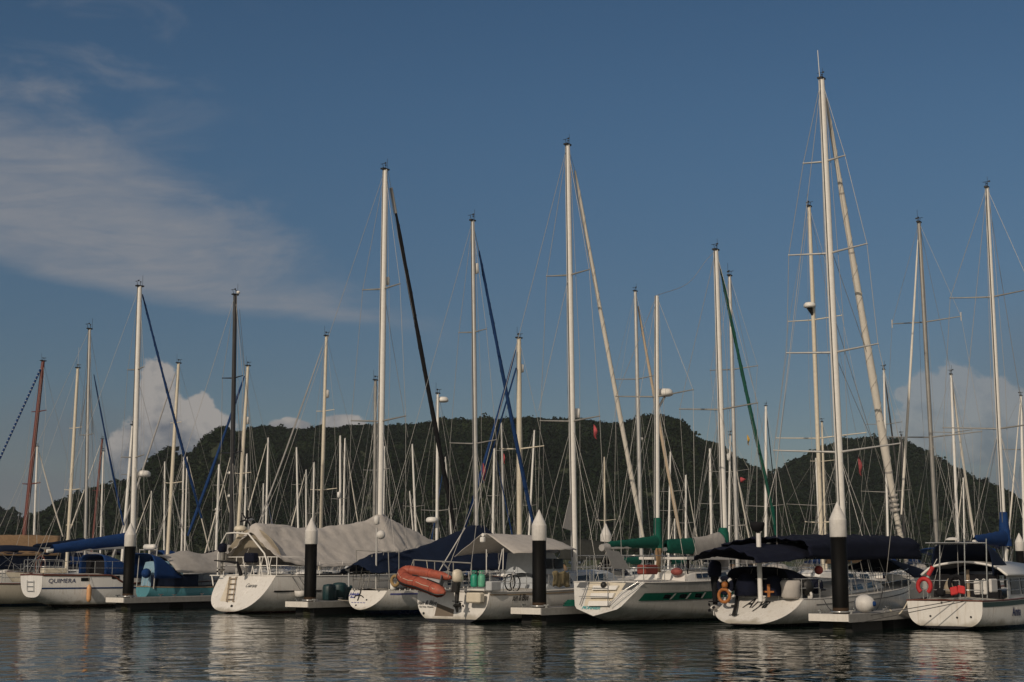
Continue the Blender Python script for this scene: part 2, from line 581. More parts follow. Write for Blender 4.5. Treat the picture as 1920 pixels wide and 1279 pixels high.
def tag(o, label, cat, group=None):
    o['label'] = label
    o['category'] = cat
    if group:
        o['group'] = group
    return o


def solo(mb, name, label, cat, mat, group=None, solid=0.0):
    """a thing that is one mesh: origin moved to its own base"""
    lo = Vector((sum(v.x for v in mb.v) / len(mb.v), sum(v.y for v in mb.v) / len(mb.v), min(v.z for v in mb.v)))
    mb.v = [v - lo for v in mb.v]
    o = mb.build(name, mat, None, solid)
    o.location = lo
    ORG[o.name] = lo
    return tag(o, label, cat, group)


def structure(o):
    o['kind'] = 'structure'
    return o


def catmull(pts, k):
    pts = [Vector(p) for p in pts]
    if len(pts) < 3:
        return [pts[0].lerp(pts[-1], i / k) for i in range(k + 1)]
    out = []
    q = [pts[0] * 2 - pts[1]] + pts + [pts[-1] * 2 - pts[-2]]
    for i in range(1, len(q) - 2):
        for j in range(k):
            t = j / k
            a, b, c, d = q[i - 1], q[i], q[i + 1], q[i + 2]
            out.append(0.5 * ((2 * b) + (c - a) * t + (2 * a - 5 * b + 4 * c - d) * t * t + (3 * b - a - 3 * c + d) * t ** 3))
    out.append(pts[-1])
    return out


def cloth(rows, kr=5, kc=5, wr=0.03, wf=1.6, seed=0.0, lin=False, pleat=0.0):
    """a sheet through rows of points, with folds"""
    rr = [catmull(r, kc) if not lin else [Vector(r[i]).lerp(Vector(r[i + 1]), j / kc) for i in range(len(r) - 1) for j in range(kc)] + [Vector(r[-1])] for r in rows]
    cols = [catmull([r[i] for r in rr], kr) for i in range(len(rr[0]))]
    g = [[cols[j][i].copy() for j in range(len(cols))] for i in range(len(cols[0]))]
    m, n = len(g), len(g[0])
    out = [[p.copy() for p in r] for r in g]
    for i in range(m):
        for j in range(n):
            du = g[min(i + 1, m - 1)][j] - g[max(i - 1, 0)][j]
            dv = g[i][min(j + 1, n - 1)] - g[i][max(j - 1, 0)]
            nn = du.cross(dv)
            if nn.length > 1e-9:
                nn.normalize()
            p = g[i][j] * wf + Vector((seed, seed, 0))
            a = mnoise.noise(Vector((p.x * 1.6, p.y * 1.6, p.z * 0.6))) + 0.5 * mnoise.noise(p * 2.7)
            q_ = pleat * math.sin(j * 2.1 + 1.5 * mnoise.noise(Vector((j * .3, seed, 0)))) * abs(2 * i / (m - 1) - 1) if pleat else 0.0
            out[i][j] = g[i][j] + nn * (a * wr + q_)
    return MB().grid(out)


_fonts = {}


def text_mesh(body, size, shear=0.0, bold=0.0):
    c = bpy.data.curves.new('lettering', 'FONT')
    c.body = body
    c.size = size
    c.shear = shear
    c.offset = bold
    c.extrude = 0.0
    c.resolution_u = 3
    o = bpy.data.objects.new('lettering', c)
    COL.objects.link(o)
    dg = bpy.context.evaluated_depsgraph_get()
    me = bpy.data.meshes.new_from_object(o.evaluated_get(dg))
    vs = [v.co.copy() for v in me.vertices]
    fs = [tuple(p.vertices) for p in me.polygons if all(-size < vs[i].y < 2 * size and -size < vs[i].x < size * (len(body) + 2) for i in p.vertices)]
    vs = [v if (-size < v.y < 2 * size and -size < v.x < size * (len(body) + 2)) else Vector((0, 0, 0)) for v in vs]
    bpy.data.objects.remove(o)
    bpy.data.curves.remove(c)
    bpy.data.meshes.remove(me)
    return vs, fs


# ------------------------------------------------------------------ the marina layout
PILE0 = Vector((-18.9, 70.0))          # first pile, furthest left
HEAD = math.atan2(0.618, 0.785)       # heading of the moored boats, clockwise from +Y
HV = Vector((math.sin(HEAD), math.cos(HEAD), 0))
SV = Vector((HV.y, -HV.x, 0))          # starboard of that heading


def row_point(px, off, py=1040):
    """where the view line of a pixel column crosses the row that lies off metres behind the pile line"""
    u = slope_x(px, py)
    q = Vector((PILE0.x, PILE0.y, 0)) + HV * off
    k = (u * q.y - q.x) / (SV.x - u * SV.y)
    return q + SV * k, k


class Boat:
    def __init__(s, name, label, O, ang=0.0, rev=False, L=12, Bm=3.8, Bt=2.6, fs=1.1, fb=1.6, sag=0.10, zt=0.1, rho=0.4, n=2.6, tm=0.42,
                 bowr=0.9, chine=None, group=None, cat='sailboat', hull=H_WHITE, res=(22, 11), transom=None, deck=DECK):
        a = HEAD + math.radians(ang) + (math.pi if rev else 0)
        s.h = Vector((math.sin(a), math.cos(a), 0))
        s.s = Vector((s.h.y, -s.h.x, 0))
        s.O = Vector((O[0], O[1], 0))
        s.L, s.Bm, s.Bt, s.fs, s.fb, s.sag, s.zt, s.rho, s.n, s.tm, s.bowr, s.chine = L, Bm, Bt, fs, fb, sag, zt, rho, n, tm, bowr, chine
        s.root = thing(name, label, cat, s.O, group)
        nt, na = res
        rows = []
        for i in range(nt + 1):
            t = i / nt
            r = []
            for k in range(-na, na + 1):
                r.append(s.pt(t, 1 - abs(k) / na, 1 if k > 0 else -1))
            rows.append(r)
        mb = MB().grid(rows, True, True)
        s.hull = mb.build('hull', hull, s.root)
        tr = rows[0]
        c = sum(tr, Vector()) / len(tr)
        rim = [c + (p - c) * 0.999 - s.h * 0.012 for p in tr]
        t_ = MB().add(rim + [c - s.h * 0.012], [(i + 1, i, len(tr)) for i in range(len(tr) - 1)] + [(0, len(tr) - 1, len(tr))], False)
        s.transom = t_.build('transom', transom or hull, s.root)
        dk = MB().grid([[s.sheer(i / nt, sd * q, -0.015 + 0.10 * (1 - abs(q)) ** 1.2) for sd, q in ((-1, .985), (-1, .5), (1, 0), (1, .5), (1, .985))] for i in range(nt + 1)], True, True)
        s.deck = dk.build('deck', deck, s.root)

    def W(s, x, y, z):
        return s.O + s.s * x + s.h * y + Vector((0, 0, z))

    def b(s, t):
        if t > s.tm:
            q = (t - s.tm) / (1 - s.tm)
            return max(0.03, s.Bm / 2 * (1 - q ** 2.2))
        q = (s.tm - t) / s.tm
        return s.Bm / 2 - (s.Bm - s.Bt) / 2 * q ** 2

    def zs(s, t):
        return s.fs + (s.fb - s.fs) * t ** 1.6 - s.sag * 4 * t * (1 - t)

    def zk(s, t):
        if t < 0.3:
            return s.zt + (-0.45 - s.zt) * math.sin(math.pi / 2 * t / 0.3)
        if t > 0.8:
            q = (t - 0.8) / 0.2
            return -0.45 + (s.zs(t) * 0.9 + 0.45) * q ** 2.4
        return -0.45

    def yy(s, t, z):
        a = s.rho * max(0, (z - s.zt) / max(.2, s.fs - s.zt)) * (1 - t) ** 5
        return t * s.L + a + s.bowr * (z / s.fb - 1) * t ** 6

    def pt(s, t, f, side):
        """f = 0 at the sheer, 1 at the keel"""
        zs, zk, b = s.zs(t), s.zk(t), s.b(t)
        if s.chine and t < 0.97:
            cr, zc = s.chine
            q = min(1, t / 0.5)
            cr2, zc2 = cr + (0.97 - cr) * q, zc + (-0.02 - zc) * q
            if f < 0.6:
                g = f / 0.6
                x, z = b * (1 + (cr2 - 1) * g), zs + (zc2 - zs) * g
            else:
                g = (f - 0.6) / 0.4
                x, z = b * cr2 * (1 - g), zc2 + (min(zk, zc2 - 0.02) - zc2) * g
        else:
            th = f * math.pi / 2
            x = b * max(0, math.cos(th)) ** (2 / s.n)
            z = zs - (zs - zk) * math.sin(th) ** (2 / s.n)
        return s.W(x * side, s.yy(t, z), z)

    def side(s, t, z, off=0.012, sd=1):
        zs, zk, b = s.zs(t), s.zk(t), s.b(t)
        if s.chine:
            cr, zc = s.chine
            q = min(1, t / 0.5)
            cr2, zc2 = cr + (0.97 - cr) * q, zc + (-0.02 - zc) * q
            g = min(1, max(0, (zs - z) / (zs - zc2)))
            x = b * (1 + (cr2 - 1) * g)
        else:
            q = min(1, max(0, (zs - z) / (zs - zk)))
            x = b * (1 - q ** s.n) ** (1 / s.n)
        return s.W((x + off) * sd, s.yy(t, z), z)

    def sheer(s, t, q=1.0, dz=0.0):
        z = s.zs(t)
        return s.W(s.b(t) * q, s.yy(t, z), z + dz)

    def lat(s, px, py, x=0.0):
        """point of the view line of a pixel in the fore-and-aft plane x metres to starboard"""
        u, w = slope_x(px, py), slope_z(px, py)
        q = s.O + s.s * x
        k = (u * q.y - q.x) / (s.h.x - u * s.h.y)
        r = q + s.h * k
        return Vector((r.x, r.y, HCAM + w * r.y))

    def cross(s, px, py, y=0.0):
        """the same in the athwartships plane y metres forward of the stern"""
        u, w = slope_x(px, py), slope_z(px, py)
        q = s.O + s.h * y
        k = (u * q.y - q.x) / (s.s.x - u * s.s.y)
        r = q + s.s * k
        return Vector((r.x, r.y, HCAM + w * r.y))

    def loc(s, w):
        d = Vector(w) - s.O
        return d.dot(s.s), d.dot(s.h), d.z

    def find(s, px, py):
        best = None
        for i in range(0, 91):
            for j in range(0, 46):
                t = i / 100
                z = 0.05 + (s.zs(t) - 0.05) * j / 45
                a, b_ = project(s.side(t, z))
                e = (a - px) ** 2 + (b_ - py) ** 2
                if best is None or e < best[0]:
                    best = (e, t, z)
        return best[1], best[2]

    def band(s, z0, z1, t0=0.0, t1=0.9, off=0.012, sd=1, n=24, rel=False, name='stripe', mat=None):
        r0, r1 = [], []
        for i in range(n + 1):
            t = t0 + (t1 - t0) * i / n
            q = s.zs(t) if rel else 0
            r0.append(s.side(t, z0 + q, off, sd))
            r1.append(s.side(t, z1 + q, off, sd))
        return MB().grid([r0, r1]).build(name, mat, s.root)

    def rub(s, mat, r=0.035, name='rub_rail', t1=0.99, dz=0.02):
        m = MB()
        for sd in (-1, 1):
            m.tube([s.sheer(i / 24 * t1, sd, dz) for i in range(25)], r, 6)
        m.tube([s.sheer(0, -1, dz), s.sheer(0, -.5, dz + .02), s.sheer(0, .5, dz + .02), s.sheer(0, 1, dz)], r, 6)
        return m.build(name, mat, s.root)

    def side_text(s, body, px, py, size, mat, shear=0.0, bold=0.0, wid=1.0):
        t, z = s.find(px, py)
        vs, fs = text_mesh(body, size, shear, bold)
        w = [s.side(t + v.x * wid / s.L, z + v.y, 0.018) for v in vs]
        return MB().add(w, fs, False).build('lettering', mat, s.root)

    def tpt(s, x, z, off=0.02):
        return s.W(x, s.rho * max(0, (z - s.zt) / max(.2, s.fs - s.zt)) - 0.012 - off, z)

    def tr_xz(s, px, py):
        """lateral and height on the sloping transom seen at a pixel"""
        y = 0.0
        for _ in range(12):
            x, yy_, z = s.loc(s.cross(px, py, y))
            y = s.rho * max(0, (z - s.zt) / max(.2, s.fs - s.zt))
        return x, z

    def tr_text(s, body, px, py, size, mat, shear=0.0, bold=0.0, wid=1.0):
        x, z = s.tr_xz(px, py)
        vs, fs = text_mesh(body, size, shear, bold)
        w = [s.tpt(x + v.x * wid, z + v.y) for v in vs]
        return MB().add(w, fs, False).build('lettering', mat, s.root)

    # ---- deck furniture
    def rail(s, t0, t1, sides=(-1, 1), hgt=0.62, mat=STEEL, posts=5, q=0.95, name='guard_rail'):
        m = MB()
        for sd in sides:
            top = []
            for i in range(posts + 1):
                t = t0 + (t1 - t0) * i / posts
                a = s.sheer(t, sd * q, 0)
                m.tube([a, a + Vector((0, 0, hgt))], 0.014, 6)
                top.append(a)
            for f in (1.0, 0.52):
                m.tube([p + Vector((0, 0, hgt * f)) for p in top], 0.009, 5)
        return m.build(name, mat, s.root)

    def pushpit(s, hgt=0.72, mat=STEEL, q=0.93, t1=0.08, r=0.016, name='stern_rail', gap=0.0):
        m = MB()
        for f in (1.0, 0.55):
            pts = [s.sheer(t1, -q, hgt * f), s.sheer(0.01, -q, hgt * f), s.sheer(0.0, -q * .6, hgt * f), s.sheer(0.0, 0, hgt * f),
                   s.sheer(0.0, q * .6, hgt * f), s.sheer(0.01, q, hgt * f), s.sheer(t1, q, hgt * f)]
            m.tube(pts, r, 6)
        for t, x in ((t1, -q), (0.01, -q), (0.0, -q * .45), (0.0, q * .45), (0.01, q), (t1, q)):
            a = s.sheer(t, x, 0)
            m.tube([a, a + Vector((0, 0, hgt))], r, 6)
        return m.build(name, mat, s.root)

    def cabin(s, t0, t1, w0, w1, hgt, mat=WHITE_P, win=True, slope=0.75, name='cabin', winh=0.45):
        m = MB()
        rows = []
        for (f, dz) in ((0.0, 0), (0.06, 0.75), (0.12, 0.96), (0.5, 1.0), (0.86, 0.92), (0.95, 0.6), (1.0, 0)):
            t = t0 + (t1 - t0) * f
            w = (w0 + (w1 - w0) * f) * s.b(t)
            zb = s.zs(t) - 0.02
            z = zb + hgt * dz
            y = s.yy(t, s.zs(t))
            rows.append([s.W(-w, y, zb), s.W(-w * (1 - .10 * dz), y, zb + (z - zb) * .82), s.W(-w * (1 - .25 * dz), y, z), s.W(0, y, z + .05 * dz),
                         s.W(w * (1 - .25 * dz), y, z), s.W(w * (1 - .10 * dz), y, zb + (z - zb) * .82), s.W(w, y, zb)])
        m.grid(rows, False, True)
        o = m.build(name, mat, s.root)
        if win:
            for sd in (-1, 1):
                k = 3
                for i in range(k):
                    f0, f1 = 0.16 + 0.23 * i, 0.16 + 0.23 * i + 0.17
                    q = []
                    for f, g in ((f0, .30), (f1, .30), (f1 - .01, .30 + winh), (f0 + .01, .30 + winh)):
                        t = t0 + (t1 - t0) * f
                        w = (w0 + (w1 - w0) * f) * s.b(t)
                        q.append(s.W(sd * (w * (1 - .10 * g / .82) + 0.012), s.yy(t, s.zs(t)), s.zs(t) + hgt * g))
                    MB().plate(q, 0.008).build('window', GLASS, o)
        return o

    def mast(s, xt, yt, xb, yb, w, mat, spreaders=(), deckz=None, x=0.0, gear=True, lean=True, n=8, name='mast', taper=0.78, spm=None):
        """the mast seen between two pixels, in the boat's own centre plane"""
        b_, t_ = s.lat(xb, yb, x), s.lat(xt, yt, x)
        dz = s.zs(0.5) if deckz is None else deckz
        d = (t_ - b_)
        b0 = b_ - d * ((b_.z - dz) / d.z)
        r = .93 * w * (0.5 * (b_.y + t_.y)) / FPX / 2
        m = MB().tube([b0, b0.lerp(t_, 0.6), b0.lerp(t_, 0.93), t_], [r, r, r * (1 + taper) / 2, r * taper], n)
        o = m.build(name, mat, s.root)
        s.mb, s.mt, s.mr = b0, t_, r
        if n >= 8:
            of = -s.h * (r + .012)
            MB().tube([b0 + of + (t_ - b0) * .06, b0.lerp(t_, .6) + of, t_ + (-s.h * (r * taper + .01))], .022, 4).build('sail_track', GREYD, o)
            wn = MB()
            for q in (-1, 1):
                wn.lathe(b0 + Vector((0, 0, .9)) + s.s * q * r, [(.07, 0), (.05, .05), (.07, .14)], 8, s.s * q)
            wn.build('winch', STEEL, o)
        s.tips = []
        dist = b_.y
        for (y, hw) in spreaders:
            z = s.lat(xb + (xt - xb) * (y - yb) / (yt - yb), y, x)
            hl = hw * dist / FPX / max(0.35, abs(s.s.x - s.s.y * -slope_x(xb, yb)))
            sp = MB()
            tip = []
            for sd in (-1, 1):
                e = z + s.s * sd * hl - s.h * 0.12 * hl + Vector((0, 0, 0.07 * hl))
                sp.tube([z, e], [r * .26 + .010, r * .14 + .008], 5)
                sp.ball(e, .025 + r * .08, 6, 4)
                tip.append(e)
            sp.build('spreader', spm or (ALU_D if mat in (ALU, WHITE_P) else mat), o)
            s.tips.append(tip)
        if gear:
            g = MB()
            up = Vector((0, 0, 1))
            k = max(0.45, min(0.85, dist / 85))
            g.box(t_ + up * .02, s.h * (.10 + r) * k, s.s * (r * .7), up * .035)
            g.tube([t_ + s.h * .05, t_ + s.h * .05 + up * .28 * k], .018 * k, 5)
            g.ball(t_ + s.h * .05 + up * .30 * k, .05 * k, 6, 4)
            w0 = t_ - s.h * .22 * k + up * .32 * k
            g.tube([t_ - s.h * .12 * k, w0], .014 * k, 4)
            g.tube([w0 - s.s * .16 * k, w0 + s.s * .22 * k], .016 * k, 4)
            g.box(w0 + s.s * .24 * k, s.s * .06 * k, s.h * .012, up * .045 * k)
            g.tube([t_ + s.h * .2 * k, t_ + s.h * .2 * k + up * .75 * k], .010 * k, 4)
            g.build('masthead_gear', BLACK, o)
        return o

    def stays(s, fore=None, aft=True, r=0.009, chain=None, lowers=True, mat=WIRE, halyards=2, extra=(), name='rigging'):
        m = MB()
        mt, mb = s.mt, s.mb
        mid = mb.lerp(mt, 0.55)
        x0, y0, z0 = s.loc(mb)
        t = min(.95, max(.05, y0 / s.L))
        for i, sd in enumerate((-1, 1)):
            cp = s.W(sd * s.b(t) * .93, y0 - .25, s.zs(t))
            pts = [mt] + [tp[i] for tp in s.tips] + [cp]
            m.tube(pts, r, 4, False)
            if lowers:
                tgt = mb.lerp(mt, 0.5)
                if s.tips:
                    zt = s.tips[-1][i].z
                    f = (zt - mb.z) / (mt.z - mb.z)
                    tgt = mb.lerp(mt, max(.1, f - .01))
                m.tube([tgt, cp + s.h * .6], r, 4, False)
                m.tube([tgt, cp - s.h * .6], r, 4, False)
        if aft:
            e = s.W(0, max(.1, s.rho), s.zs(0))
            sp = e.lerp(mt, 0.22)
            m.tube([mt, sp, s.W(-.4 * s.b(0), s.rho, s.fs)], r, 4, False)
            m.tube([sp, s.W(.4 * s.b(0), s.rho, s.fs)], r, 4, False)
        if fore is not None:
            m.tube([mt, fore], r, 4, False)
        for k in range(halyards):
            o = s.s * (s.mr + .05 + .05 * k) * (1 if k % 2 else -1) + s.h * s.mr * .5
            m.tube([mt + o * .4, mb.lerp(mt, .5) + o * 1.6, mb + o + Vector((0, 0, .4))], r * .8, 4, False)
        for a, b_ in extra:
            m.tube([a, b_], r, 4, False)
        return m.build(name, mat, s.root)

    def jib(s, xt, yt, xb, yb, w, mat, name='furled_jib', wt=0.55, segs=None, x=0.0, drum=True):
        a, b_ = s.lat(xt, yt, x), s.lat(xb, yb, x)
        r = w * (a.y + b_.y) / 2 / FPX / 2
        pts, rs = [], []
        for i in range(13):
            f = i / 12
            pts.append(a.lerp(b_, f) - Vector((0, 0, 0.16 * math.sin(math.pi * f))))
            rs.append(r * (wt + (1 - wt) * min(1, f * 1.6)) * (1 + .10 * math.sin(i * 2.7)) * (0.6 if i in (0, 12) else 1))
        o = MB().tube(pts, rs, 8).build(name, mat, s.root)
        if w > 5 and a.y < 80:
            u_, v_, _ = frame(b_ - a)
            hx = []
            for i in range(1, 150):
                f = i / 150
                k = f * 12
                i0 = min(11, int(k))
                rr_ = rs[i0] + (rs[i0 + 1] - rs[i0]) * (k - i0)
                c = pts[i0].lerp(pts[i0 + 1], k - i0)
                an = i * .62
                hx.append(c + (u_ * math.cos(an) + v_ * math.sin(an)) * rr_)
            MB().tube(hx, .014, 4).build('luff_edge', M('furled_edge_' + mat.name, [x * .62 for x in mat.node_tree.nodes['Mix'].inputs[7].default_value[:3]], .85), o)
        return a, b_, o

    def boom(s, xa, ya, xm, ym, r=0.07, mat=ALU, cover=None, cr0=0.14, cr1=0.30, x=0.0, name='boom', cname='sail_cover', up=0.14, coll=0.0):
        a, b_ = s.lat(xa, ya, x), s.lat(xm, ym, x)
        o = MB().tube([a, b_], r, 8).build(name, mat, s.root)
        if cover:
            m = MB()
            rows = []
            for i in range(15):
                f = i / 14
                c = a.lerp(b_, 0.02 + 0.97 * f) + Vector((0, 0, up))
                q = cr0 + (cr1 - cr0) * f ** 1.5
                q *= 1 + .06 * math.sin(i * 2.1)
                if i == 0:
                    q *= .55
                row = []
                for k in range(13):
                    an = 2 * math.pi * k / 12
                    row.append(c + s.s * q * .62 * math.sin(an) + Vector((0, 0, q * (1.15 if math.cos(an) > 0 else .85) * math.cos(an))))
                rows.append(row)
            m.grid(rows)
            if coll:
                top = b_ + Vector((0, 0, coll))
                k = (s.mt - s.mb).normalized()
                m.tube([b_ - Vector((0, 0, .2)), b_ + k * coll * .45, b_ + k * coll], [cr1 * .85, cr1 * .62, s.mr * 1.5], 10)
            m.build(cname, cover, s.root)
        return o


def radome(boat, at, r=0.26, parent=None, mat=None, arm=True):
    c = Vector(at)
    o = MB().lathe(c - Vector((0, 0, r * .45)), [(r * .70, 0), (r * .98, r * .12), (r, r * .35), (r * .95, r * .62), (r * .7, r * .85), (r * .02, r * .92)], 14)
    o = o.build('radar_dome', mat or WHITE_P, parent or boat.root)
    return o


def flag(at, w, h, mat, label, group=None, droop=0.5):
    at = Vector(at)
    rows = []
    for i in range(6):
        f = i / 5
        rows.append([at + Vector((w * (.25 + .2 * math.sin(j * 1.3 + i)) * f * (1 - droop) + w * .5 * f * droop * .6, .05 * math.sin(3 * f + j), -h * j / 6 - droop * h * .35 * f)) for j in range(7)])
    return solo(MB().grid(rows), 'flag', label, 'flag', mat, group, 0.01)


# ------------------------------------------------------------------ water
def build_water():
    rng = np.array
    xs = [-3000, -1500, -600, -120, 0, 120, 600, 1500, 3000]
    ys = [-400, -60, 0, 40, 90, 200, 500, 1200, 2000, 3200]
    m = MB().grid([[Vector((x, y, 0)) for x in xs] for y in ys], False, True)
    mt = bpy.data.materials.new('harbour_water')
    mt.use_nodes = True
    t = mt.node_tree
    L = t.links.new
    b = t.nodes['Principled BSDF']
    b.inputs['Base Color'].default_value = (0.004, 0.014, 0.010, 1)
    b.inputs['Roughness'].default_value = 0.04
    b.inputs['IOR'].default_value = 1.33
    geo = N(t, 'ShaderNodeNewGeometry')

    def wave(scale, sx, sy, rot, detail, amp, off):
        mp = N(t, 'ShaderNodeMapping')
        mp.inputs['Scale'].default_value = (sx, sy, 1)
        mp.inputs['Rotation'].default_value = (0, 0, rot)
        mp.inputs['Location'].default_value = (off, off, 0)
        L(geo.outputs['Position'], mp.inputs[0])
        n = N(t, 'ShaderNodeTexNoise')
        n.inputs['Scale'].default_value = scale
        n.inputs['Detail'].default_value = detail
        n.inputs['Roughness'].default_value = 0.45
        n.inputs['Distortion'].default_value = 0.3
        L(mp.outputs[0], n.inputs['Vector'])
        return mth(t, 'MULTIPLY', n.outputs['Fac'], amp)
    h = wave(0.25, 1.0, 1.3, 0.25, 2, 0.12, 0)
    h = mth(t, 'ADD', h, wave(1.0, 1.25, 1.1, -0.2, 2, 0.082, 13))
    # wind patches: small ripples come and go over the harbour
    pt = N(t, 'ShaderNodeTexNoise')
    pt.inputs['Scale'].default_value = 0.07
    pt.inputs['Detail'].default_value = 3
    L(geo.outputs['Position'], pt.inputs['Vector'])
    k = mth(t, 'MULTIPLY_ADD', sstep(t, pt.outputs['Fac'], 0.38, 0.68), 0.85, 0.5)
    h2 = mth(t, 'ADD', wave(2.5, 0.8, 1.1, 0.1, 3, 0.032, 37), wave(6.5, 0.9, 1.1, 0.5, 2, 0.006, 71))
    h = mth(t, 'ADD', h, mth(t, 'MULTIPLY', h2, k))
    bp = N(t, 'ShaderNodeBump')
    bp.inputs['Strength'].default_value = 1.0
    bp.inputs['Distance'].default_value = WAVE
    L(h, bp.inputs['Height'])
    L(bp.outputs[0], b.inputs['Normal'])
    o = m.build('water', mt)
    o['kind'] = 'structure'


WAVE = 0.55
HAZE = 0.00008
build_water()

# ------------------------------------------------------------------ hills and their forest
rs = np.random.RandomState(7)


def hill_profile(pts, xs):
    p = np.array(pts, float)
    return np.interp(xs, p[:, 0], p[:, 1])


FOR_V, FOR_F, FOR_C, FOR_N = [], [], [], 0


def ico_protos(k=8):
    """tree crowns as clouds of leaf clumps: many small tilted faces spread through a lumpy crown"""
    out = []
    for i in range(k):
        vs, fs = [], []
        n = 78
        for q in range(n):
            z = 1 - 1.75 * (q + .5) / n
            a = q * 2.39996 + rs.uniform(-.4, .4)
            d = np.array([math.sqrt(max(0, 1 - z * z)) * math.cos(a), math.sqrt(max(0, 1 - z * z)) * math.sin(a), z])
            dv = Vector(d)
            lump = 1 + 0.42 * mnoise.noise(dv * 2.1 + Vector((i * 9, 0, 0))) + .22 * mnoise.noise(dv * 4.6 + Vector((0, i * 5, 0)))
            c = d * lump * rs.uniform(.72, 1.02)
            nn = d * .8 + rs.normal(0, .55, 3) + np.array([0, 0, .35])
            nn /= np.linalg.norm(nn)
            u = np.cross(nn, rs.normal(0, 1, 3)); u /= np.linalg.norm(u)
            w = np.cross(nn, u)
            s1, s2 = rs.uniform(.20, .36), rs.uniform(.16, .30)
            o = len(vs)
            vs += [c + u * s1, c + w * s2 + nn * .05, c - u * s1 * .9, c - w * s2 - nn * .04]
            fs += [(o, o + 1, o + 2), (o, o + 2, o + 3)]
        out.append((np.array(vs, np.float32), np.array(fs, np.int32)))
    return out


PROTO = ico_protos()


def add_crown(c, r, sc, tint):
    global FOR_N
    v, f = PROTO[rs.randint(len(PROTO))]
    a = rs.uniform(0, 6.28)
    ca, sa = math.cos(a), math.sin(a)
    R = np.array([[ca, -sa, 0], [sa, ca, 0], [0, 0, 1]], np.float32)
    w = (v * np.array([r * sc[0], r * sc[1], r * sc[2]], np.float32)) @ R.T + np.array(c, np.float32)
    FOR_V.append(w)
    FOR_F.append(f + FOR_N)
    FOR_C.append(np.full(len(v), tint, np.float32))
    FOR_N += len(v)


def make_hill(name, sil, D, depth, n_crowns, rad, mat, scars=(), x_lo=None, x_hi=None, back=260, steps=26, crowns=True, prof=0.62, roughness=0.17):
    """terrain under the skyline given in pixels; ridge D metres away"""
    lo, hi = sil[0][0], sil[-1][0]
    cols = np.arange(lo, hi + 1, 12.0)
    ridge = hill_profile(sil, cols)
    zr = np.array([max(0.0, HCAM + slope_z(CX, y) * D) for y in ridge]) - (rad * .8 if crowns else 0)
    zr = np.maximum(zr, 0.3)

    def height(ci, f):
        # f: 0 at the shore, 1 at the ridge, over 1 behind it
        z = np.interp(ci, cols, zr)
        if f <= 1:
            g = (f ** prof)
            g = 0.75 * g + 0.25 * f * f
            n = mnoise.noise(Vector((ci * .006, f * 2.2, D * .01))) * (1 - abs(2 * f - 1)) * roughness * 2
            n += mnoise.noise(Vector((ci * .02, f * 5, 3.3))) * (1 - abs(2 * f - 1)) * roughness
            return z * max(0, min(1, g + n))
        return z * max(0, 1 - (f - 1) ** 1.3 * .9)

    rows = []
    for j in range(steps + 9):
        f = j / steps if j <= steps else 1 + (j - steps) / 8
        Y = D - depth * (1 - f) if f <= 1 else D + back * (f - 1)
        rows.append([Vector((slope_x(c, 900) * D, Y, height(c, f) - 0.6)) for c in cols])
    o = MB().grid(rows, True, True).build(name, mat)
    o['kind'] = 'structure'
    if not crowns:
        return
    area = (slope_x(hi, 900) - slope_x(lo, 900)) * D
    for _ in range(n_crowns):
        ci = rs.uniform(lo if x_lo is None else x_lo, hi if x_hi is None else x_hi)
        f = rs.uniform(0.0, 1.06) ** 0.85
        if rs.rand() < .16:
            f = rs.uniform(.97, 1.02)
        z = height(ci, f)
        Y = D - depth * (1 - f) if f <= 1 else D + back * (f - 1)
        X = slope_x(ci, 900) * D
        px, py = project((X, Y, z))
        if any(((px - sx) / srx) ** 2 + ((py - sy) / sry) ** 2 < 1 for sx, sy, srx, sry in scars):
            if rs.rand() < .85:
                continue
        r = rad * rs.uniform(0.5, 1.2) * (1.5 if rs.rand() < .06 else 1)
        if np.interp(ci, cols, zr) < 4:
            r *= .7
        add_crown((X, Y, z + r * .15), r, (1, 1, rs.uniform(.8, 1.25)), min(1, max(0, rs.uniform(0, 1) * .55 + .45 * (0.5 + 1.1 * mnoise.noise(Vector((X * .02, Y * .02, 2)))))))


def forest_mat():
    m = bpy.data.materials.new('forest_leaves')
    m.use_nodes = True
    t = m.node_tree
    L = t.links.new
    b = t.nodes['Principled BSDF']
    b.inputs['Roughness'].default_value = 0.8
    b.inputs['Specular IOR Level'].default_value = 0.15
    at = N(t, 'ShaderNodeAttribute', attribute_name='tint')
    geo = N(t, 'ShaderNodeNewGeometry')
    n = N(t, 'ShaderNodeTexNoise')
    n.inputs['Scale'].default_value = 0.9
    n.inputs['Detail'].default_value = 6
    n.inputs['Roughness'].default_value = 0.75
    L(geo.outputs['Position'], n.inputs['Vector'])
    r = N(t, 'ShaderNodeValToRGB')
    e = r.color_ramp.elements
    e[0].position, e[0].color = 0.15, (0.006, 0.016, 0.007, 1)
    e[1].position, e[1].color = 0.95, (0.035, 0.052, 0.017, 1)
    q = e.new(0.55)
    q.color = (0.011, 0.024, 0.009, 1)
    f = mth(t, 'ADD', mth(t, 'MULTIPLY', at.outputs['Fac'], 0.6), mth(t, 'MULTIPLY', n.outputs['Fac'], 0.45))
    L(f, r.inputs[0])
    L(r.outputs[0], b.inputs['Base Color'])
    bn = N(t, 'ShaderNodeTexNoise')
    bn.inputs['Scale'].default_value = 0.8
    bn.inputs['Detail'].default_value = 7
    bn.inputs['Roughness'].default_value = 0.75
    L(geo.outputs['Position'], bn.inputs['Vector'])
    bp = N(t, 'ShaderNodeBump')
    bp.inputs['Distance'].default_value = 2.2
    L(bn.outputs['Fac'], bp.inputs['Height'])
    L(bp.outputs[0], b.inputs['Normal'])
    return m


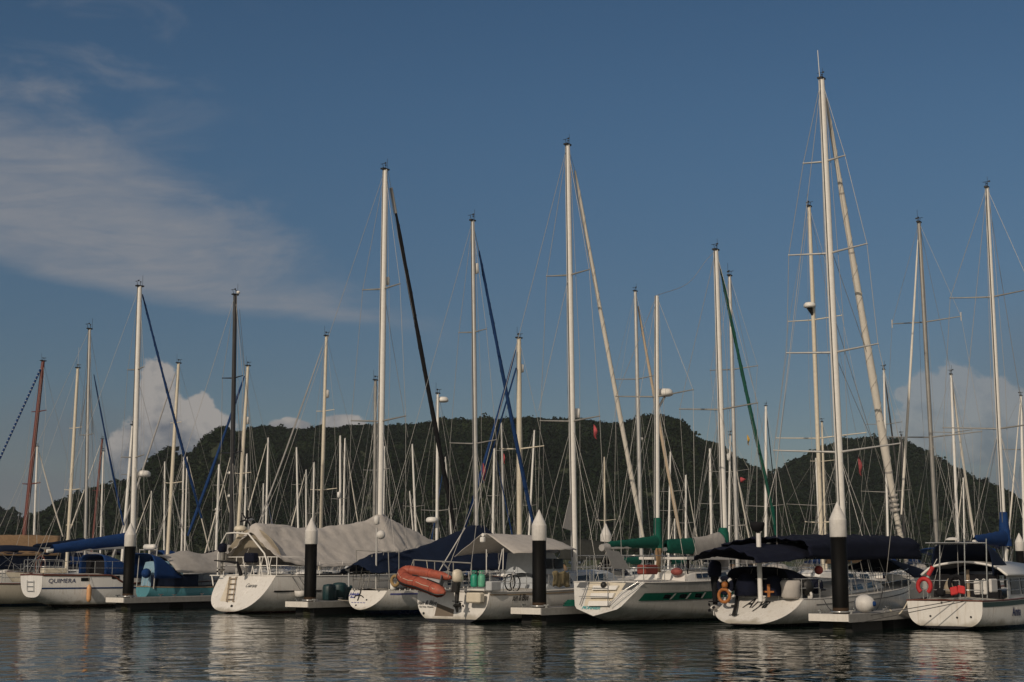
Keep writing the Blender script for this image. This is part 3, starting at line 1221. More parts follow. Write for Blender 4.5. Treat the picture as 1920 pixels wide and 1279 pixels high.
UNDER = M('hill_ground', (0.030, 0.040, 0.018), 0.95, var=0.3, scale=0.06)
FARG = M('far_hill_trees', (0.045, 0.060, 0.040), 0.95, var=0.3, scale=0.02)
SCAR = M('bare_red_earth', (0.30, 0.12, 0.05), 0.95, var=0.3, scale=0.2)

MAIN = [(120, 1030), (150, 990), (180, 955), (205, 928), (235, 908), (262, 893), (300, 880), (350, 870), (380, 860), (410, 842), (440, 819), (470, 804), (490, 801),
        (520, 804), (560, 808), (620, 806), (680, 800), (740, 803), (790, 797), (830, 789), (880, 791), (930, 788), (985, 785), (1020, 789), (1080, 788), (1120, 793),
        (1150, 798), (1200, 800), (1240, 806), (1300, 822), (1350, 840), (1385, 868), (1430, 888), (1470, 915), (1520, 960), (1560, 1010), (1590, 1040)]
FRONT = [(1110, 1050), (1130, 960), (1150, 830), (1165, 806), (1180, 793), (1200, 786), (1230, 783), (1258, 785), (1280, 795), (1293, 808), (1299, 835), (1305, 900), (1318, 980), (1335, 1045)]
RIGHT = [(1400, 1030), (1430, 930), (1452, 896), (1480, 873), (1505, 862), (1540, 846), (1590, 828), (1640, 824), (1690, 828), (1720, 840), (1745, 857), (1780, 877), (1810, 897),
         (1835, 917), (1855, 933), (1868, 955), (1876, 985), (1884, 1010), (1900, 1040)]
LEFT = [(-260, 985), (-160, 950), (-60, 948), (0, 955), (22, 963), (45, 978), (70, 1000), (100, 1020), (140, 1040)]
FAR = [(-200, 1000), (-60, 985), (40, 975), (80, 962), (110, 953), (135, 951), (165, 962), (220, 985), (300, 1010), (420, 1030)]
make_hill('hill', MAIN, 760, 230, 14000, 2.5, UNDER)
make_hill('hill', FRONT, 700, 120, 3200, 2.4, UNDER, prof=0.35)
make_hill('hill', RIGHT, 820, 220, 7000, 2.6, UNDER, scars=[(1770, 985, 24, 20), (1850, 978, 12, 5)])
make_hill('hill', LEFT, 900, 200, 1400, 3.6, UNDER)
make_hill('hill', FAR, 2500, 600, 0, 6, FARG, crowns=False, back=500)
for (sx, sy, r1, r2) in ((1765, 985, 9.5, 8.0), (1850, 978, 5.0, 2.0)):
    # bare earth shows where the slope has slipped
    rows = []
    for i in range(9):
        row = []
        for j in range(13):
            a, q = 2 * math.pi * j / 12, i / 8
            k = 1 + .35 * mnoise.noise(Vector((math.cos(a) * 1.5, math.sin(a) * 1.5, sx * .1)))
            px, py = sx + q * k * r1 * 820 / 820 * 3.0 * math.cos(a), sy + q * k * r2 * 2.6 * math.sin(a)
            row.append(P(px, py, 700 + (1010 - py) * 0.9 + 2 * mnoise.noise(Vector((px * .2, py * .2, 0)))))
        rows.append(row)
    structure(MB().grid(rows, True).build('bare_hillside', SCAR))

FV = np.concatenate(FOR_V)
FF = np.concatenate(FOR_F)
FC = np.concatenate(FOR_C)
me = bpy.data.meshes.new('forest')
me.vertices.add(len(FV))
me.vertices.foreach_set('co', FV.ravel())
me.loops.add(len(FF) * 3)
me.loops.foreach_set('vertex_index', FF.ravel())
me.polygons.add(len(FF))
me.polygons.foreach_set('loop_start', np.arange(0, len(FF) * 3, 3, dtype=np.int32))
me.polygons.foreach_set('loop_total', np.full(len(FF), 3, np.int32))
me.update(calc_edges=True)
at_ = me.attributes.new('tint', 'FLOAT', 'POINT')
at_.data.foreach_set('value', FC)
me.materials.append(forest_mat())
fo = bpy.data.objects.new('forest', me)
COL.objects.link(fo)
tag(fo, 'dense dark green forest covering the hills behind the marina', 'forest')
fo['kind'] = 'stuff'
del FV, FF, FC
FOR_V.clear(); FOR_F.clear()

# ------------------------------------------------------------------ pontoons and piles
UP = Vector((0, 0, 1))


def mooring_pile(at, label, H=4.12, r=0.26, group='mooring piles with white cone caps', lean=(0, 0)):
    p = thing('mooring_pile', label, 'mooring pile', Vector((at.x, at.y, 0)), group)
    ax = Vector((lean[0], lean[1], 1)).normalized()
    MB().lathe(Vector((at.x, at.y, -1.0)), [(r, 0), (r, 1.2), (r * 1.01, 1.9), (r, H - .95 + .95)], 22, ax).build('shaft', PILE, p)
    c = Vector((at.x, at.y, 0)) + ax * (H - 1.02)
    MB().lathe(c, [(r * 1.02, -.10), (r * 1.06, -.08), (r * 1.06, .45), (r * 1.06, .47), (r * 1.04, .48), (r * 1.02, .50), (r * .77, .65), (r * .50, .80), (r * .20, .97), (r * .04, 1.05)], 22, ax).build('cap', PCAP, p)
    m = MB()
    for i in range(7):
        z = .02 + .07 * i
        m.ring(Vector((at.x, at.y, z)), (1, 0, 0), (0, 1, 0), r + .012 + .015 * math.sin(i * 2.3 + at.x), .030 - .003 * i, n=26, k=5)
    m.build('weed_belt', M('pile_weed', (.030, .034, .014), .9, var=.5, scale=14, bump=.02), p)
    return p


def pontoon(name, a, b_, w, label, end=True, top=0.56, group=None, cleats=4):
    a, b_ = Vector((a.x, a.y, 0)), Vector((b_.x, b_.y, 0))
    d = (b_ - a).normalized()
    sd = Vector((d.y, -d.x, 0))
    ln = (b_ - a).length
    p = thing(name, label, 'pontoon', a, group)
    c = (a + b_) / 2
    MB().box(c + UP * (top - .05), sd * (w / 2), d * (ln / 2), UP * .05).build('deck', CONC, p)
    m = MB()
    for k in (-1, 1):
        m.box(c + sd * k * (w / 2 + .022) + UP * (top - .13), sd * .02, d * (ln / 2), UP * .125)
    m.build('side_beam', CONC, p)
    fl = MB()
    n = max(2, int(ln / 3.2))
    for i in range(n):
        q = a + d * (ln * (i + .5) / n)
        fl.box(q + UP * (top - .40), sd * (w / 2 - .08), d * (ln / n * .36), UP * .298)
    fl.build('float', FLOAT, p)
    if end:
        gm = MB().ring(a + d * .62 + sd * .12 + UP * (top + .06), d, sd, .33, .030, n=24, k=6)
        gm.build('pile_hoop', STEEL, p)
        MB().box(a - d * .03 + UP * (top - .11), sd * (w / 2 + .04), d * .028, UP * .115, .0).build('end_board', FASC, p)
    if cleats:
        for i in range(cleats):
            for k in (-1, 1):
                cl = MB()
                q = a + d * (.5 + i * 2.6) + sd * k * (w / 2 - .12) + UP * top
                cl.box(q + UP * .045, sd * .02, d * .04, UP * .046)
                cl.box(q + UP * .10, sd * .022, d * .13, UP * .02)
                cl.build('cleat', STEEL, p)
    return p


# fingers: (pile px, pile depth, label words)
FING = [(243, 70.0, 'beside the boat lettered QUIMERA'), (583, 62.3, 'in front of the big tented yacht'),
        (1011, 53.4, 'beside the boat with the orange dinghy'), (1573, 46.7, 'in front of the yacht with the navy awning')]
FPT = []
for px, d, lab in FING:
    r_ = Vector((slope_x(px, 1040) * d, d, 0))
    FPT.append(r_)
    mooring_pile(r_, 'tall black pile with white cone cap ' + lab)
    pontoon('finger_pontoon', r_ - HV * 0.62 - SV * 0.12, r_ + HV * 12.2 - SV * 0.12, 1.3, 'grey finger pontoon with white end board ' + lab, group='finger pontoons between the berths')
# the walkway the fingers spring from
wa, _ = row_point(-900, 13.5)
wb, _ = row_point(2300, 13.5)
wm_ = Vector((PILE0.x, PILE0.y, 0)) + HV * 13.5
pontoon('walkway_pontoon', wm_ - SV * 40, wm_ + SV * 75, 2.2, 'long grey walkway pontoon running behind the first row of boats', end=False, cleats=0)
mooring_pile(P(1136, 1010, 71), 'far pile whose white cap shows above the grey shade cloth')
mooring_pile(P(1912, 1030, 92), 'far pile whose white cap shows at the right edge')


# thin sea haze over the whole bay
HZ = MB().box(Vector((0, 1400, 67)), Vector((3050, 0, 0)), Vector((0, 1850, 0)), Vector((0, 0, 68))).build('haze', M('haze_tmp', (1, 1, 1)))
hm = bpy.data.materials.new('sea_haze')
hm.use_nodes = True
ht = hm.node_tree
ht.nodes.clear()
pv = ht.nodes.new('ShaderNodeVolumePrincipled')
pv.inputs['Color'].default_value = (0.80, 0.86, 0.92, 1)
pv.inputs['Density'].default_value = HAZE
pv.inputs['Anisotropy'].default_value = 0.0
ho = ht.nodes.new('ShaderNodeOutputMaterial')
ht.links.new(pv.outputs[0], ho.inputs['Volume'])
HZ.data.materials.clear()
HZ.data.materials.append(hm)
HZ['kind'] = 'stuff'
HZ['label'] = 'thin blue grey haze over the bay'
HZ['category'] = 'haze'
# ------------------------------------------------------------------ the first row of boats
FRONT_G = 'sailboats moored stern-out in the first row'


def org(px, d):
    return (slope_x(px, 1100) * d, d)


def frame_cover(boat, rows, name, label, cat, mat, kr=6, kc=6, wr=0.03, seed=0.0, solid=0.02, wf=1.6, lin=False, pleat=0.0):
    """canvas through points given as (lateral, forward, height) of a boat"""
    pts = [[boat.W(*p) for p in r] for r in rows]
    return solo(cloth(pts, kr, kc, wr, wf, seed, lin, pleat), name, label, cat, mat, None, solid)


def bimini(boat, y0, y1, w, z, mat, hoop=True, name='bimini', drop=0.16, crown=0.14):
    rows = []
    for y, dz in ((y0, -.06), ((y0 + y1) / 2, .02), (y1, -.05)):
        rows.append([boat.W(-w, y, z - drop + dz), boat.W(-w * .9, y, z - drop * .2 + dz), boat.W(-w * .5, y, z + crown * .7 + dz), boat.W(0, y, z + crown + dz), boat.W(w * .5, y, z + crown * .7 + dz),
                     boat.W(w * .9, y, z - drop * .2 + dz), boat.W(w, y, z - drop + dz)])
    o = cloth(rows, 4, 3, 0.015, 1.6, y0).build(name, mat, boat.root, 0.02)
    m = MB()
    for y in (y0, y1):
        ym = (y0 + y1) / 2
        for sd in (-1, 1):
            m.tube([boat.W(sd * w * 1.02, ym, z - 1.15), boat.W(sd * w, y, z - drop)], 0.014, 6)
    m.build('frame', STEEL, boat.root)
    return o


def dodger(boat, y0, y1, w, z0, h, mat, name='sprayhood'):
    rows = []
    for f in (0, .35, .7, 1.0):
        y = y0 + (y1 - y0) * f
        k = math.cos(f * math.pi / 2 * .92)
        rows.append([boat.W(-w, y, z0), boat.W(-w * .97, y, z0 + h * .55 * k), boat.W(-w * .75, y, z0 + h * .93 * k), boat.W(0, y, z0 + h * k), boat.W(w * .75, y, z0 + h * .93 * k), boat.W(w * .97, y, z0 + h * .55 * k), boat.W(w, y, z0)])
    return cloth(rows, 4, 3, 0.012, 1.6, y0).build(name, mat, boat.root, 0.02)


def outboard(at, fwd, side, label, cowl, leg, tilt=0.25, s=1.0, prop=BLACKC, tip=None, group=None):
    """outboard motor: cowl, leg, lower unit with a propeller"""
    at, f, sd = Vector(at), Vector(fwd).normalized(), Vector(side).normalized()
    up = (UP + f * tilt).normalized()
    b = f - up * f.dot(up)
    b.normalize()
    o = thing('outboard_motor', label, 'outboard motor', at, group)
    m = MB()
    rows = []
    for z, k, sh in ((0, .55, 0), (.04, .95, 0), (.16, 1.0, 0.0), (.28, .92, .02), (.35, .68, .03), (.38, .15, .03)):
        rows.append([at + up * z * s + b * (sh + .20 * k * math.cos(a)) * s + sd * .145 * k * s * math.sin(a) for a in [2 * math.pi * i / 14 for i in range(15)]])
    m.grid(rows).build('cowl', cowl, o)
    m = MB()
    m.tube([at + up * .02 * s, at - up * .28 * s], [.10 * s, .075 * s], 8)
    m.tube([at - up * .25 * s, at - up * .62 * s], [.07 * s, .055 * s], 8)
    m.box(at - up * .55 * s - b * .02 * s, b * .13 * s, sd * .09 * s, up * .012 * s)
    m.build('leg', leg, o)
    m = MB()
    c = at - up * .68 * s
    m.tube([c + b * .16 * s, c + b * .08 * s, c - b * .10 * s, c - b * .18 * s], [.015 * s, .055 * s, .05 * s, .03 * s], 8)
    m.plate([c - up * .03 * s + b * .08 * s, c - up * .20 * s, c - up * .18 * s - b * .08 * s, c - up * .03 * s - b * .08 * s], .010 * s)
    m.build('lower_unit', leg if tip is None else tip, o)
    for k in range(3):
        a = k * 2.094
        q = sd * math.cos(a) + up * math.sin(a)
        r_ = sd * -math.sin(a) + up * math.cos(a)
        e = c - b * .20 * s
        MB().plate([e + q * .02 * s, e + q * .08 * s + r_ * .045 * s + b * .02 * s, e + q * .12 * s, e + q * .08 * s - r_ * .035 * s - b * .02 * s], .004 * s).build('blade', prop, o)
    MB().box(at - up * .16 * s + b * .12 * s, sd * .10 * s, b * .03 * s, up * .14 * s).build('clamp', leg, o)
    return o


def lifebuoy(at, u, v, R, r, mat, label, horseshoe=False, group=None, band=None):
    at = Vector(at)
    if horseshoe:
        m = MB().ring(at, u, v, R, r, -math.pi * .30, math.pi * 1.30, 22, 8, 1.12)
    else:
        m = MB().ring(at, u, v, R, r)
    if not band:
        return solo(m, 'lifebuoy', label, 'lifebuoy', mat, group)
    o = thing('lifebuoy', label, 'lifebuoy', at, group)
    m.build('ring', mat, o)
    for k in range(4):
        a = math.pi / 4 + k * math.pi / 2
        MB().ring(at, u, v, R, r * 1.08, a - .16, a + .16, 3, 8).build('band', band, o)
    return o


def fender(top, L_, r, mat, label, rope_to=None, group=None, name='fender'):
    top = Vector(top)
    o = thing(name, label, 'fender', top - UP * L_, group)
    c = top - UP * L_
    MB().lathe(c, [(r * .15, 0), (r * .55, .03), (r * .95, .11), (r, .2), (r, L_ - .2), (r * .95, L_ - .11), (r * .5, L_ - .03), (r * .2, L_ + .03)], 12).build('body', mat, o)
    if rope_to is not None:
        MB().tube([top, Vector(rope_to)], .010, 5).build('rope', ROPE, o)
    return o


def rope(pts, label, r=0.014, mat=None, sag=0.0, k=8):
    q = catmull(pts, k)
    n = len(q) - 1
    q = [p - UP * sag * math.sin(math.pi * i / n) for i, p in enumerate(q)]
    return solo(MB().tube(q, r, 6), 'mooring_line', label, 'mooring line', mat or ROPE)


# ---- boat cut by the left edge
A0 = Boat('sailboat', 'pale sailboat cut off by the left edge behind the QUIMERA boat, tallest silver mast there', org(-52, 75.5), L=12.5, Bm=3.8, Bt=2.6, fs=1.15, fb=1.6, zt=.12, rho=-.3, group=FRONT_G, hull=H_CREAM)
A0.rub(BROWN, .04)
A0.pushpit()
A0.rail(.08, .9)
A0.cabin(.30, .70, .66, .5, .48)
A0.mast(168, 617, 160, 1005, 6.5, ALU, [(816, 20), (700, 1)])
a, b_, _ = A0.jib(176, 702, 232, 985, 4, BLUEJ)
A0.stays(b_)
A0.boom(60, 1030, 158, 1022, .07, ALU, NAVYT, .12, .24)
bimini(A0, .6, 3.4, 1.25, 3.0, NAVYT)

# ---- QUIMERA
A1 = Boat('sailboat', 'white sailboat lettered QUIMERA with brown rail, blue stripe and blue sail cover', org(60, 72.6), ang=7, L=12.2, Bm=3.7, Bt=2.35, fs=1.62, fb=1.75, sag=.05, zt=.50, rho=-.05, n=2.9, group=FRONT_G, hull=H_BROWNB)


def a1_sheer():
    """raised quarterdeck that drops to the side deck in an S, with a brown cap rail"""
    m, w = MB(), MB()
    pts, low = [], []
    for i in range(41):
        t = i / 40 * .97
        f = min(1, max(0, (t - .275) / .07))
        f = f * f * (3 - 2 * f)
        pts.append((t, -.42 * f))
    for sd in (-1, 1):
        m.tube([A1.side(t, A1.zs(t) + dz, .02, sd) for t, dz in pts], .048, 8)
    m.tube([A1.sheer(0, -1, 0), A1.sheer(0, 0, .02), A1.sheer(0, 1, 0)], .045, 8)
    return m.build('cap_rail', BROWN, A1.root)


a1_sheer()
A1.band(.93, 1.00, 0.0, .92, .012, 1, name='stripe', mat=ROYAL)
A1.band(.93, 1.00, 0.0, .92, .012, -1, name='stripe', mat=ROYAL)
A1.side_text('QUIMERA', 91, 1093, .30, INKB, .12, .0, 1.02)
for q in ((154, 1087), (211, 1083)):
    t, z = A1.find(*q)
    MB().grid([[A1.side(t + i * .035 / 3, z + j * .085, .014) for j in (-1, 1)] for i in range(4)]).build('porthole', GLASS, A1.root)
A1.cabin(.40, .72, .62, .5, .40)
A1.pushpit(.75)
A1.rail(.06, .36, hgt=.7, posts=4)
A1.mast(262, 537, 249, 988, 11.5, WHITE_P, [(693, 26), (858, 36)])
a, b_, _ = A1.jib(267, 552, 378, 972, 5.2, BLUEJ, wt=.7)
A1.stays(b_, extra=[(A1.lat(256, 700), A1.lat(330, 985))])
radome(A1, A1.mb.lerp(A1.mt, .345) + A1.h * .55, .38)
MB().box(A1.mb.lerp(A1.mt, .335) + A1.h * .36, A1.h * .3, A1.s * .06, UP * .03).build('radar_bracket', ALU, A1.root)
A1.boom(88, 1033, 250, 1025, .09, WHITE_P, None)
rows = []
for i in range(13):
    f = i / 12
    c = A1.lat(97 + (250 - 97) * f, 1029 - 20 * f, 0)
    hh = .24 + .17 * f
    rows.append([c + A1.s * .05 - UP * hh, c + A1.s * .17 - UP * hh * .6, c + A1.s * .20, c + A1.s * .13 + UP * hh * .6, c + UP * hh * .85, c - A1.s * .13 + UP * hh * .6, c - A1.s * .2, c - A1.s * .17 - UP * hh * .6, c - A1.s * .05 - UP * hh])
cloth(rows, 2, 3, .03, 2.2, 3).build('sail_cover', ROYAL, A1.root)
# blue sprayhood ahead of the cockpit
y_s = A1.loc(A1.lat(172, 1060))[1]
dodger(A1, y_s, y_s + 2.0, 1.35, 1.62, 1.05, ROYAL)
MB().box(A1.W(0, y_s + .35, 2.0), A1.s * 1.2, A1.h * .02, UP * .38).build('companionway', BLACKC, A1.root)
wl = A1.lat(76, 1062, 0)
w_ = MB().ring(wl, A1.s, UP, .52, .035, n=20)
for k in range(6):
    a = k * math.pi / 3
    w_.tube([wl, wl + (A1.s * math.cos(a) + UP * math.sin(a)) * .52], .015, 5)
w_.build('steering_wheel', BROWN, A1.root)
MB().box(A1.lat(101, 1070, .5), A1.h * .62, A1.s * .25, UP * .13, .04).build('locker', CREAM, A1.root)
MB().tube([A1.lat(127, 1076, .9), A1.lat(127, 1036, .9)], .03, 6).build('awning_post', ALU, A1.root)
# transom details: boarding step and rail
m = MB()
for x in (-.35, .35):
    m.tube([A1.tpt(x, 1.35, .05), A1.tpt(x, .8, .05)], .018, 6)
for z in (1.28, 1.05, .82):
    m.tube([A1.tpt(-.35, z, .05), A1.tpt(.35, z, .05)], .018, 6)
m.build('boarding_ladder', STEEL, A1.root)
t, z = A1.find(167, 1098)
fender(A1.side(t, 1.12, .15), .86, .125, PEACH, 'weathered orange fender hanging against the white QUIMERA hull', A1.side(t, A1.zs(t) + .02, .05))

# ---- small turquoise boat
A2 = Boat('sailboat', 'turquoise hulled sailboat with black mast, blue side cloths and grey deck awning', org(266, 73.2), L=11.5, Bm=3.1, Bt=1.15, fs=1.0, fb=1.45, sag=.12, zt=.42, rho=.1, n=2.0, group=FRONT_G, hull=H_CYAN, deck=GREYD)
A2.rub(TEAK, .03)
A2.mast(441, 553, 434, 985, 9.5, BLACKM, [(709, 26), (850, 26)])
fe = A2.lat(494, 985)
A2.stays(fe, r=.012, extra=[(A2.lat(449, 580), A2.lat(478, 905)), (A2.lat(440, 720), A2.lat(470, 985))])
MB().lathe(A2.mt + A2.s * .25 + UP * .02, [(.03, 0), (.10, .05), (.10, .14), (.02, .18)], 8).build('masthead_lamp', WHITE_P, A2.root)
# cuddy cabin painted light blue with a rounded top
A2.cabin(.02, .17, .80, .80, 1.35, M('pale_blue_paint', (.22, .36, .46), .5), False)
for nm, rr, mt in (('side_cloth', [(300, 1072), (312, 1050), (325, 1072), (328, 1080)], ROYAL),):
    pass
y1, y2 = A2.loc(A2.lat(297, 1090, 1.2))[1], A2.loc(A2.lat(333, 1090, 1.2))[1]
dodger(A2, y1 - .3, y2 + .2, 1.25, 1.45, 1.25, ROYAL, 'sprayhood')
y3 = A2.loc(A2.lat(372, 1090, 1.3))[1]
rows = [[A2.W(A2.b(min(.6, y / A2.L)) * .97, y, z) for z in (1.02, 1.3, 1.62)] for y in np.linspace(y1, y3, 6)]
cloth(rows, 4, 3, .05, 3).build('side_cloth', NAVYT, A2.root, .01)
A2.rail(.05, .85, hgt=.66)
rows = []
yA, yB = y2 - .2, A2.loc(A2.lat(415, 1060, 1.2))[1] + 2.0
for f, zr, ze in ((0, 2.55, 1.75), (.3, 2.85, 1.72), (.6, 2.70, 1.70), (1, 3.35, 1.72)):
    y = yA + (yB - yA) * f
    rows.append([(-1.5, y, ze), (-.8, y, zr * .6 + ze * .4), (0, y, zr), (.8, y, zr * .6 + ze * .4), (1.45, y, ze)])
frame_cover(A2, rows, 'boat_cover', 'grey canvas awning sagging over the turquoise boat', 'boat cover', GREYC2, 5, 4, .05, 4.4)
pw = A2.cross(292, 1110, 0.3)
m = MB().tube([A2.cross(288, 1104, .2), A2.cross(295, 1028, .2)], .035, 6)
m.tube([A2.cross(256, 1102, .2), A2.cross(262, 1030, .2)], .025, 6)
m.tube([A2.cross(262, 1031, .2), A2.cross(295, 1031, .2)], .03, 6)
m.build('stern_gantry', ALU, A2.root)
rl = A2.cross(281, 1026, .2)
MB().tube([rl - A2.s * .42, rl - A2.s * .36, rl + A2.s * .36, rl + A2.s * .42], [.05, .15, .15, .05], 10).build('life_raft_canister', WHITE_P, A2.root)
solo(MB().ball(A2.cross(274, 1075, -.05), .25, 12, 8), 'buoy', 'round blue buoy hung on the stern of the turquoise boat', 'buoy', ROYAL)

# ---- big white yacht under a tent
A3 = Boat('sailboat', 'large white yacht with ladder in its sloping transom, tent over the whole deck', org(427, 64.3), L=16.5, Bm=4.7, Bt=3.7, fs=1.62, fb=1.9, sag=.06, zt=.06, rho=1.15, n=2.5, group=FRONT_G, hull=H_REDB)
A3.rub(WHITE_P, .03)
A3.band(.93, .96, .06, .9, name='stripe', mat=GREYW)
t, z = A3.find(515, 1110)
MB().grid([[A3.side(t + i * .03, z + j * .035, .016) for j in (-1, 1)] for i in range(7)]).build('rubbing_strake', BLACK, A3.root)
A3.mast(722, 318, 712, 965, 13.5, WHITE_P, [(542, 41), (790, 59)], deckz=1.8)
jt, jb, _ = A3.jib(741, 392, 853, 992, 8.5, BLACKC, wt=.75)
MB().tube([A3.lat(733, 352), A3.lat(742, 400)], .085, 8).build('furled_jib_head', SAILG, A3.root)
A3.stays(jb, extra=[(A3.mt + A3.h * .2, A3.lat(741, 392)), (A3.lat(722, 560), A3.lat(765, 820)), (A3.lat(716, 700), A3.lat(674, 985))], r=.011)
MB().lathe(A3.lat(727, 535), [(.02, 0), (.10, .04), (.10, .40), (.02, .45)], 10).build('radar_reflector', WHITE_P, A3.root)
A3.rail(.10, .95, hgt=.68, posts=9, mat=WHITE_P)
# step recess and ladder in the transom
x0, z0 = A3.tr_xz(413, 1127)
q = [A3.tr_xz(*p) for p in ((413, 1127), (431, 1129), (436, 1084), (430, 1084))]
MB().add([A3.tpt(x, z, .006) for x, z in q], [(0, 1, 2, 3)], False).build('step_recess', CREAM, A3.root)
lad = MB()
for p, r_ in (((434, 1082), (428, 1128)), ((446, 1082), (440, 1128))):
    (xa, za), (xb, zb) = A3.tr_xz(*p), A3.tr_xz(*r_)
    lad.tube([A3.tpt(xa, za, .10), A3.tpt(xb, zb, .10)], .022, 6)
    lad.tube([A3.tpt(xa, za, .10), A3.tpt(xa, za, -.02)], .02, 6)
    lad.tube([A3.tpt(xb, zb, .10), A3.tpt(xb, zb, -.02)], .02, 6)
for i in range(5):
    f = .06 + i * .21
    p, r_ = (434 - 6 * f, 1082 + 46 * f), (446 - 6 * f, 1082 + 46 * f)
    (xa, za), (xb, zb) = A3.tr_xz(*p), A3.tr_xz(*r_)
    c = (A3.tpt(xa, za, .10) + A3.tpt(xb, zb, .10)) / 2
    lad.box(c, (A3.tpt(xb, zb, .10) - A3.tpt(xa, za, .10)) * .5, A3.h * .05, UP * .014)
lad.build('boarding_ladder', TEAK, A3.root)
x0, z0 = A3.tr_xz(435, 1137)
MB().lathe(A3.tpt(x0, z0, .0), [(.075, 0), (.075, .02), (.04, .03)], 12, -A3.h).build('exhaust', BLACK, A3.root)
A3.tr_text('Cuarana', 460, 1101, .24, INKK, .3, 0, .9)
# white tubular arch over the stern
ar = MB()
for off in (0.0, 1.0):
    Lp = [A3.cross(504, 1077, off + 1.1), A3.cross(500, 1052, off + 1.1), A3.cross(496, 1038, off + 1.1), A3.cross(466, 1001, off + 1.0), A3.cross(440, 999, off + 1.0), A3.cross(425, 1000, off + 1.0), A3.cross(413, 1022, off + 1.1), A3.cross(409, 1040, off + 1.1), A3.cross(408, 1078, off + 1.1)]
    ar.tube(Lp, .036, 8)
ar.build('stern_arch', WHITE_P, A3.root)
A3.pushpit(.85, WHITE_P, .95, .14, .022)
m = MB()
for i in range(4):
    a = A3.sheer(.0, -.2 + .3 * i, 0)
    m.tube([a, a + UP * .85 + A3.s * .25], .022, 6)
    m.tube([a + A3.s * .25, a + UP * .85], .022, 6)
m.build('stern_rail_brace', WHITE_P, A3.root)
p_ = MB().tube([A3.cross(397, 1078, .8), A3.cross(400, 1098, .8)], .03, 6)
p_.tube([A3.cross(394, 1079, .8), A3.cross(412, 1079, .8)], .03, 6)
p_.build('davit', WHITE_P, A3.root)
radome(A3, A3.cross(451, 991, 1.4), .30, mat=CREAM)
# wind generator seen edge-on as a spinning-plane disc of blades at rest
wg = A3.cross(466, 974, 1.6)
m = MB().tube([wg - UP * .75, wg], .03, 6)
m.tube([wg + A3.h * .3, wg - A3.h * .12], [.03, .09], 8)
w_o = m.build('wind_generator_body', GREYW, A3.root)
for k in range(6):
    a = k * math.pi / 3 + .3
    q_ = A3.s * math.cos(a) + UP * math.sin(a)
    r_ = A3.s * -math.sin(a) + UP * math.cos(a)
    MB().plate([wg - A3.h * .14 + q_ * .04 - r_ * .03, wg - A3.h * .14 + q_ * .42 - r_ * .055, wg - A3.h * .14 + q_ * .44 + r_ * .02, wg - A3.h * .14 + q_ * .04 + r_ * .05], .006).build('blade', BLACKC, w_o)
outboard(A3.cross(417, 1036, .9), A3.h, A3.s, 'outboard motor in dark blue hood on the rail of the tented yacht', NAVY, ALU_D, 0.0, 1.15)
m = MB()
c = A3.cross(471, 1046, 1.0)
m.box(c, A3.s * .32, A3.h * .22, UP * .22, .08)
o = solo(m, 'barbecue', 'dark blue covered barbecue on the stern rail of the tented yacht', 'barbecue', NAVY)
m = MB().tube([A3.cross(402, 1051, .7), A3.cross(445, 1055, .7)], [.03, .06], 6)
m.tube([A3.cross(445, 1055, .7), A3.cross(452, 1078, .7)], [.06, .10], 6)
m.build('wind_vane_gear', BLACKC, A3.root)
# the tent: ridge from the arch to the mast and on to the bow
yr = [A3.loc(A3.lat(px, py))[1:] for px, py in ((470, 998), (482, 981), (520, 984), (580, 990), (640, 984), (690, 974), (711, 962), (735, 975), (775, 995), (815, 1016))]
ed = [A3.loc(A3.lat(px, py, 1.95))[1:] for px, py in ((497, 1022), (520, 1046), (545, 1058), (590, 1063), (660, 1061), (730, 1058), (790, 1056))]
ed_y = [e[0] for e in ed]
ed_z = [e[1] for e in ed]
rows = []
for (y, z) in yr:
    ze = float(np.interp(y, ed_y, ed_z))
    ze = max(1.75, min(ze, z - .25))
    w = min(2.25, A3.b(min(.93, y / A3.L)) * .98 + .02)
    w2 = w * (.45 if y < ed_y[0] else 1)
    rows.append([(-w, y, ze), (-w * .66, y, ze + (z - ze) * .30), (-w * .33, y, ze + (z - ze) * .64), (0, y, z), (w * .33, y, ze + (z - ze) * .64), (w * .66, y, ze + (z - ze) * .30), (w, y, ze)])
frame_cover(A3, rows, 'boat_cover', 'huge pale grey tent peaked at the mast of the largest white yacht', 'boat cover', GREYC, 12, 4, .08, 2.2, .02, 1.3, False, .035)
# aft panel of the tent under the arch
rows = []
y0 = yr[0][0]
for f in (0, .5, 1):
    z = lambda x: (1 - abs(x)) * .0
    rows.append([(x * 1.7, y0 + .15 + .25 * f, 3.75 - abs(x) ** 2 * .9 * (1) - f * (.9 - .4 * abs(x))) for x in (-1, -.5, 0, .5, 1)])
frame_cover(A3, rows, 'boat_cover', 'beige canvas panel hanging under the white stern arch of the tented yacht', 'boat cover', M('beige_canvas', (.30, .26, .20), .9, var=.1), 4, 4, .03, 8.0)
t, z = A3.find(557, 1112)
bk = A3.side(t, z, .25)
m = MB().lathe(bk - UP * .2, [(.16, 0), (.26, .08), (.29, .30), (.27, .30), (.22, .1), (.02, .06)], 14)
o = solo(m, 'bucket', 'pale tub hung on a rope against the side of the tented yacht', 'bucket', PCAP)
rope([bk + UP * .1, A3.sheer(A3.find(540, 1095)[0], 1.0, .05)], 'short rope holding the tub at the side of the tented yacht', .014, WIRE_D)
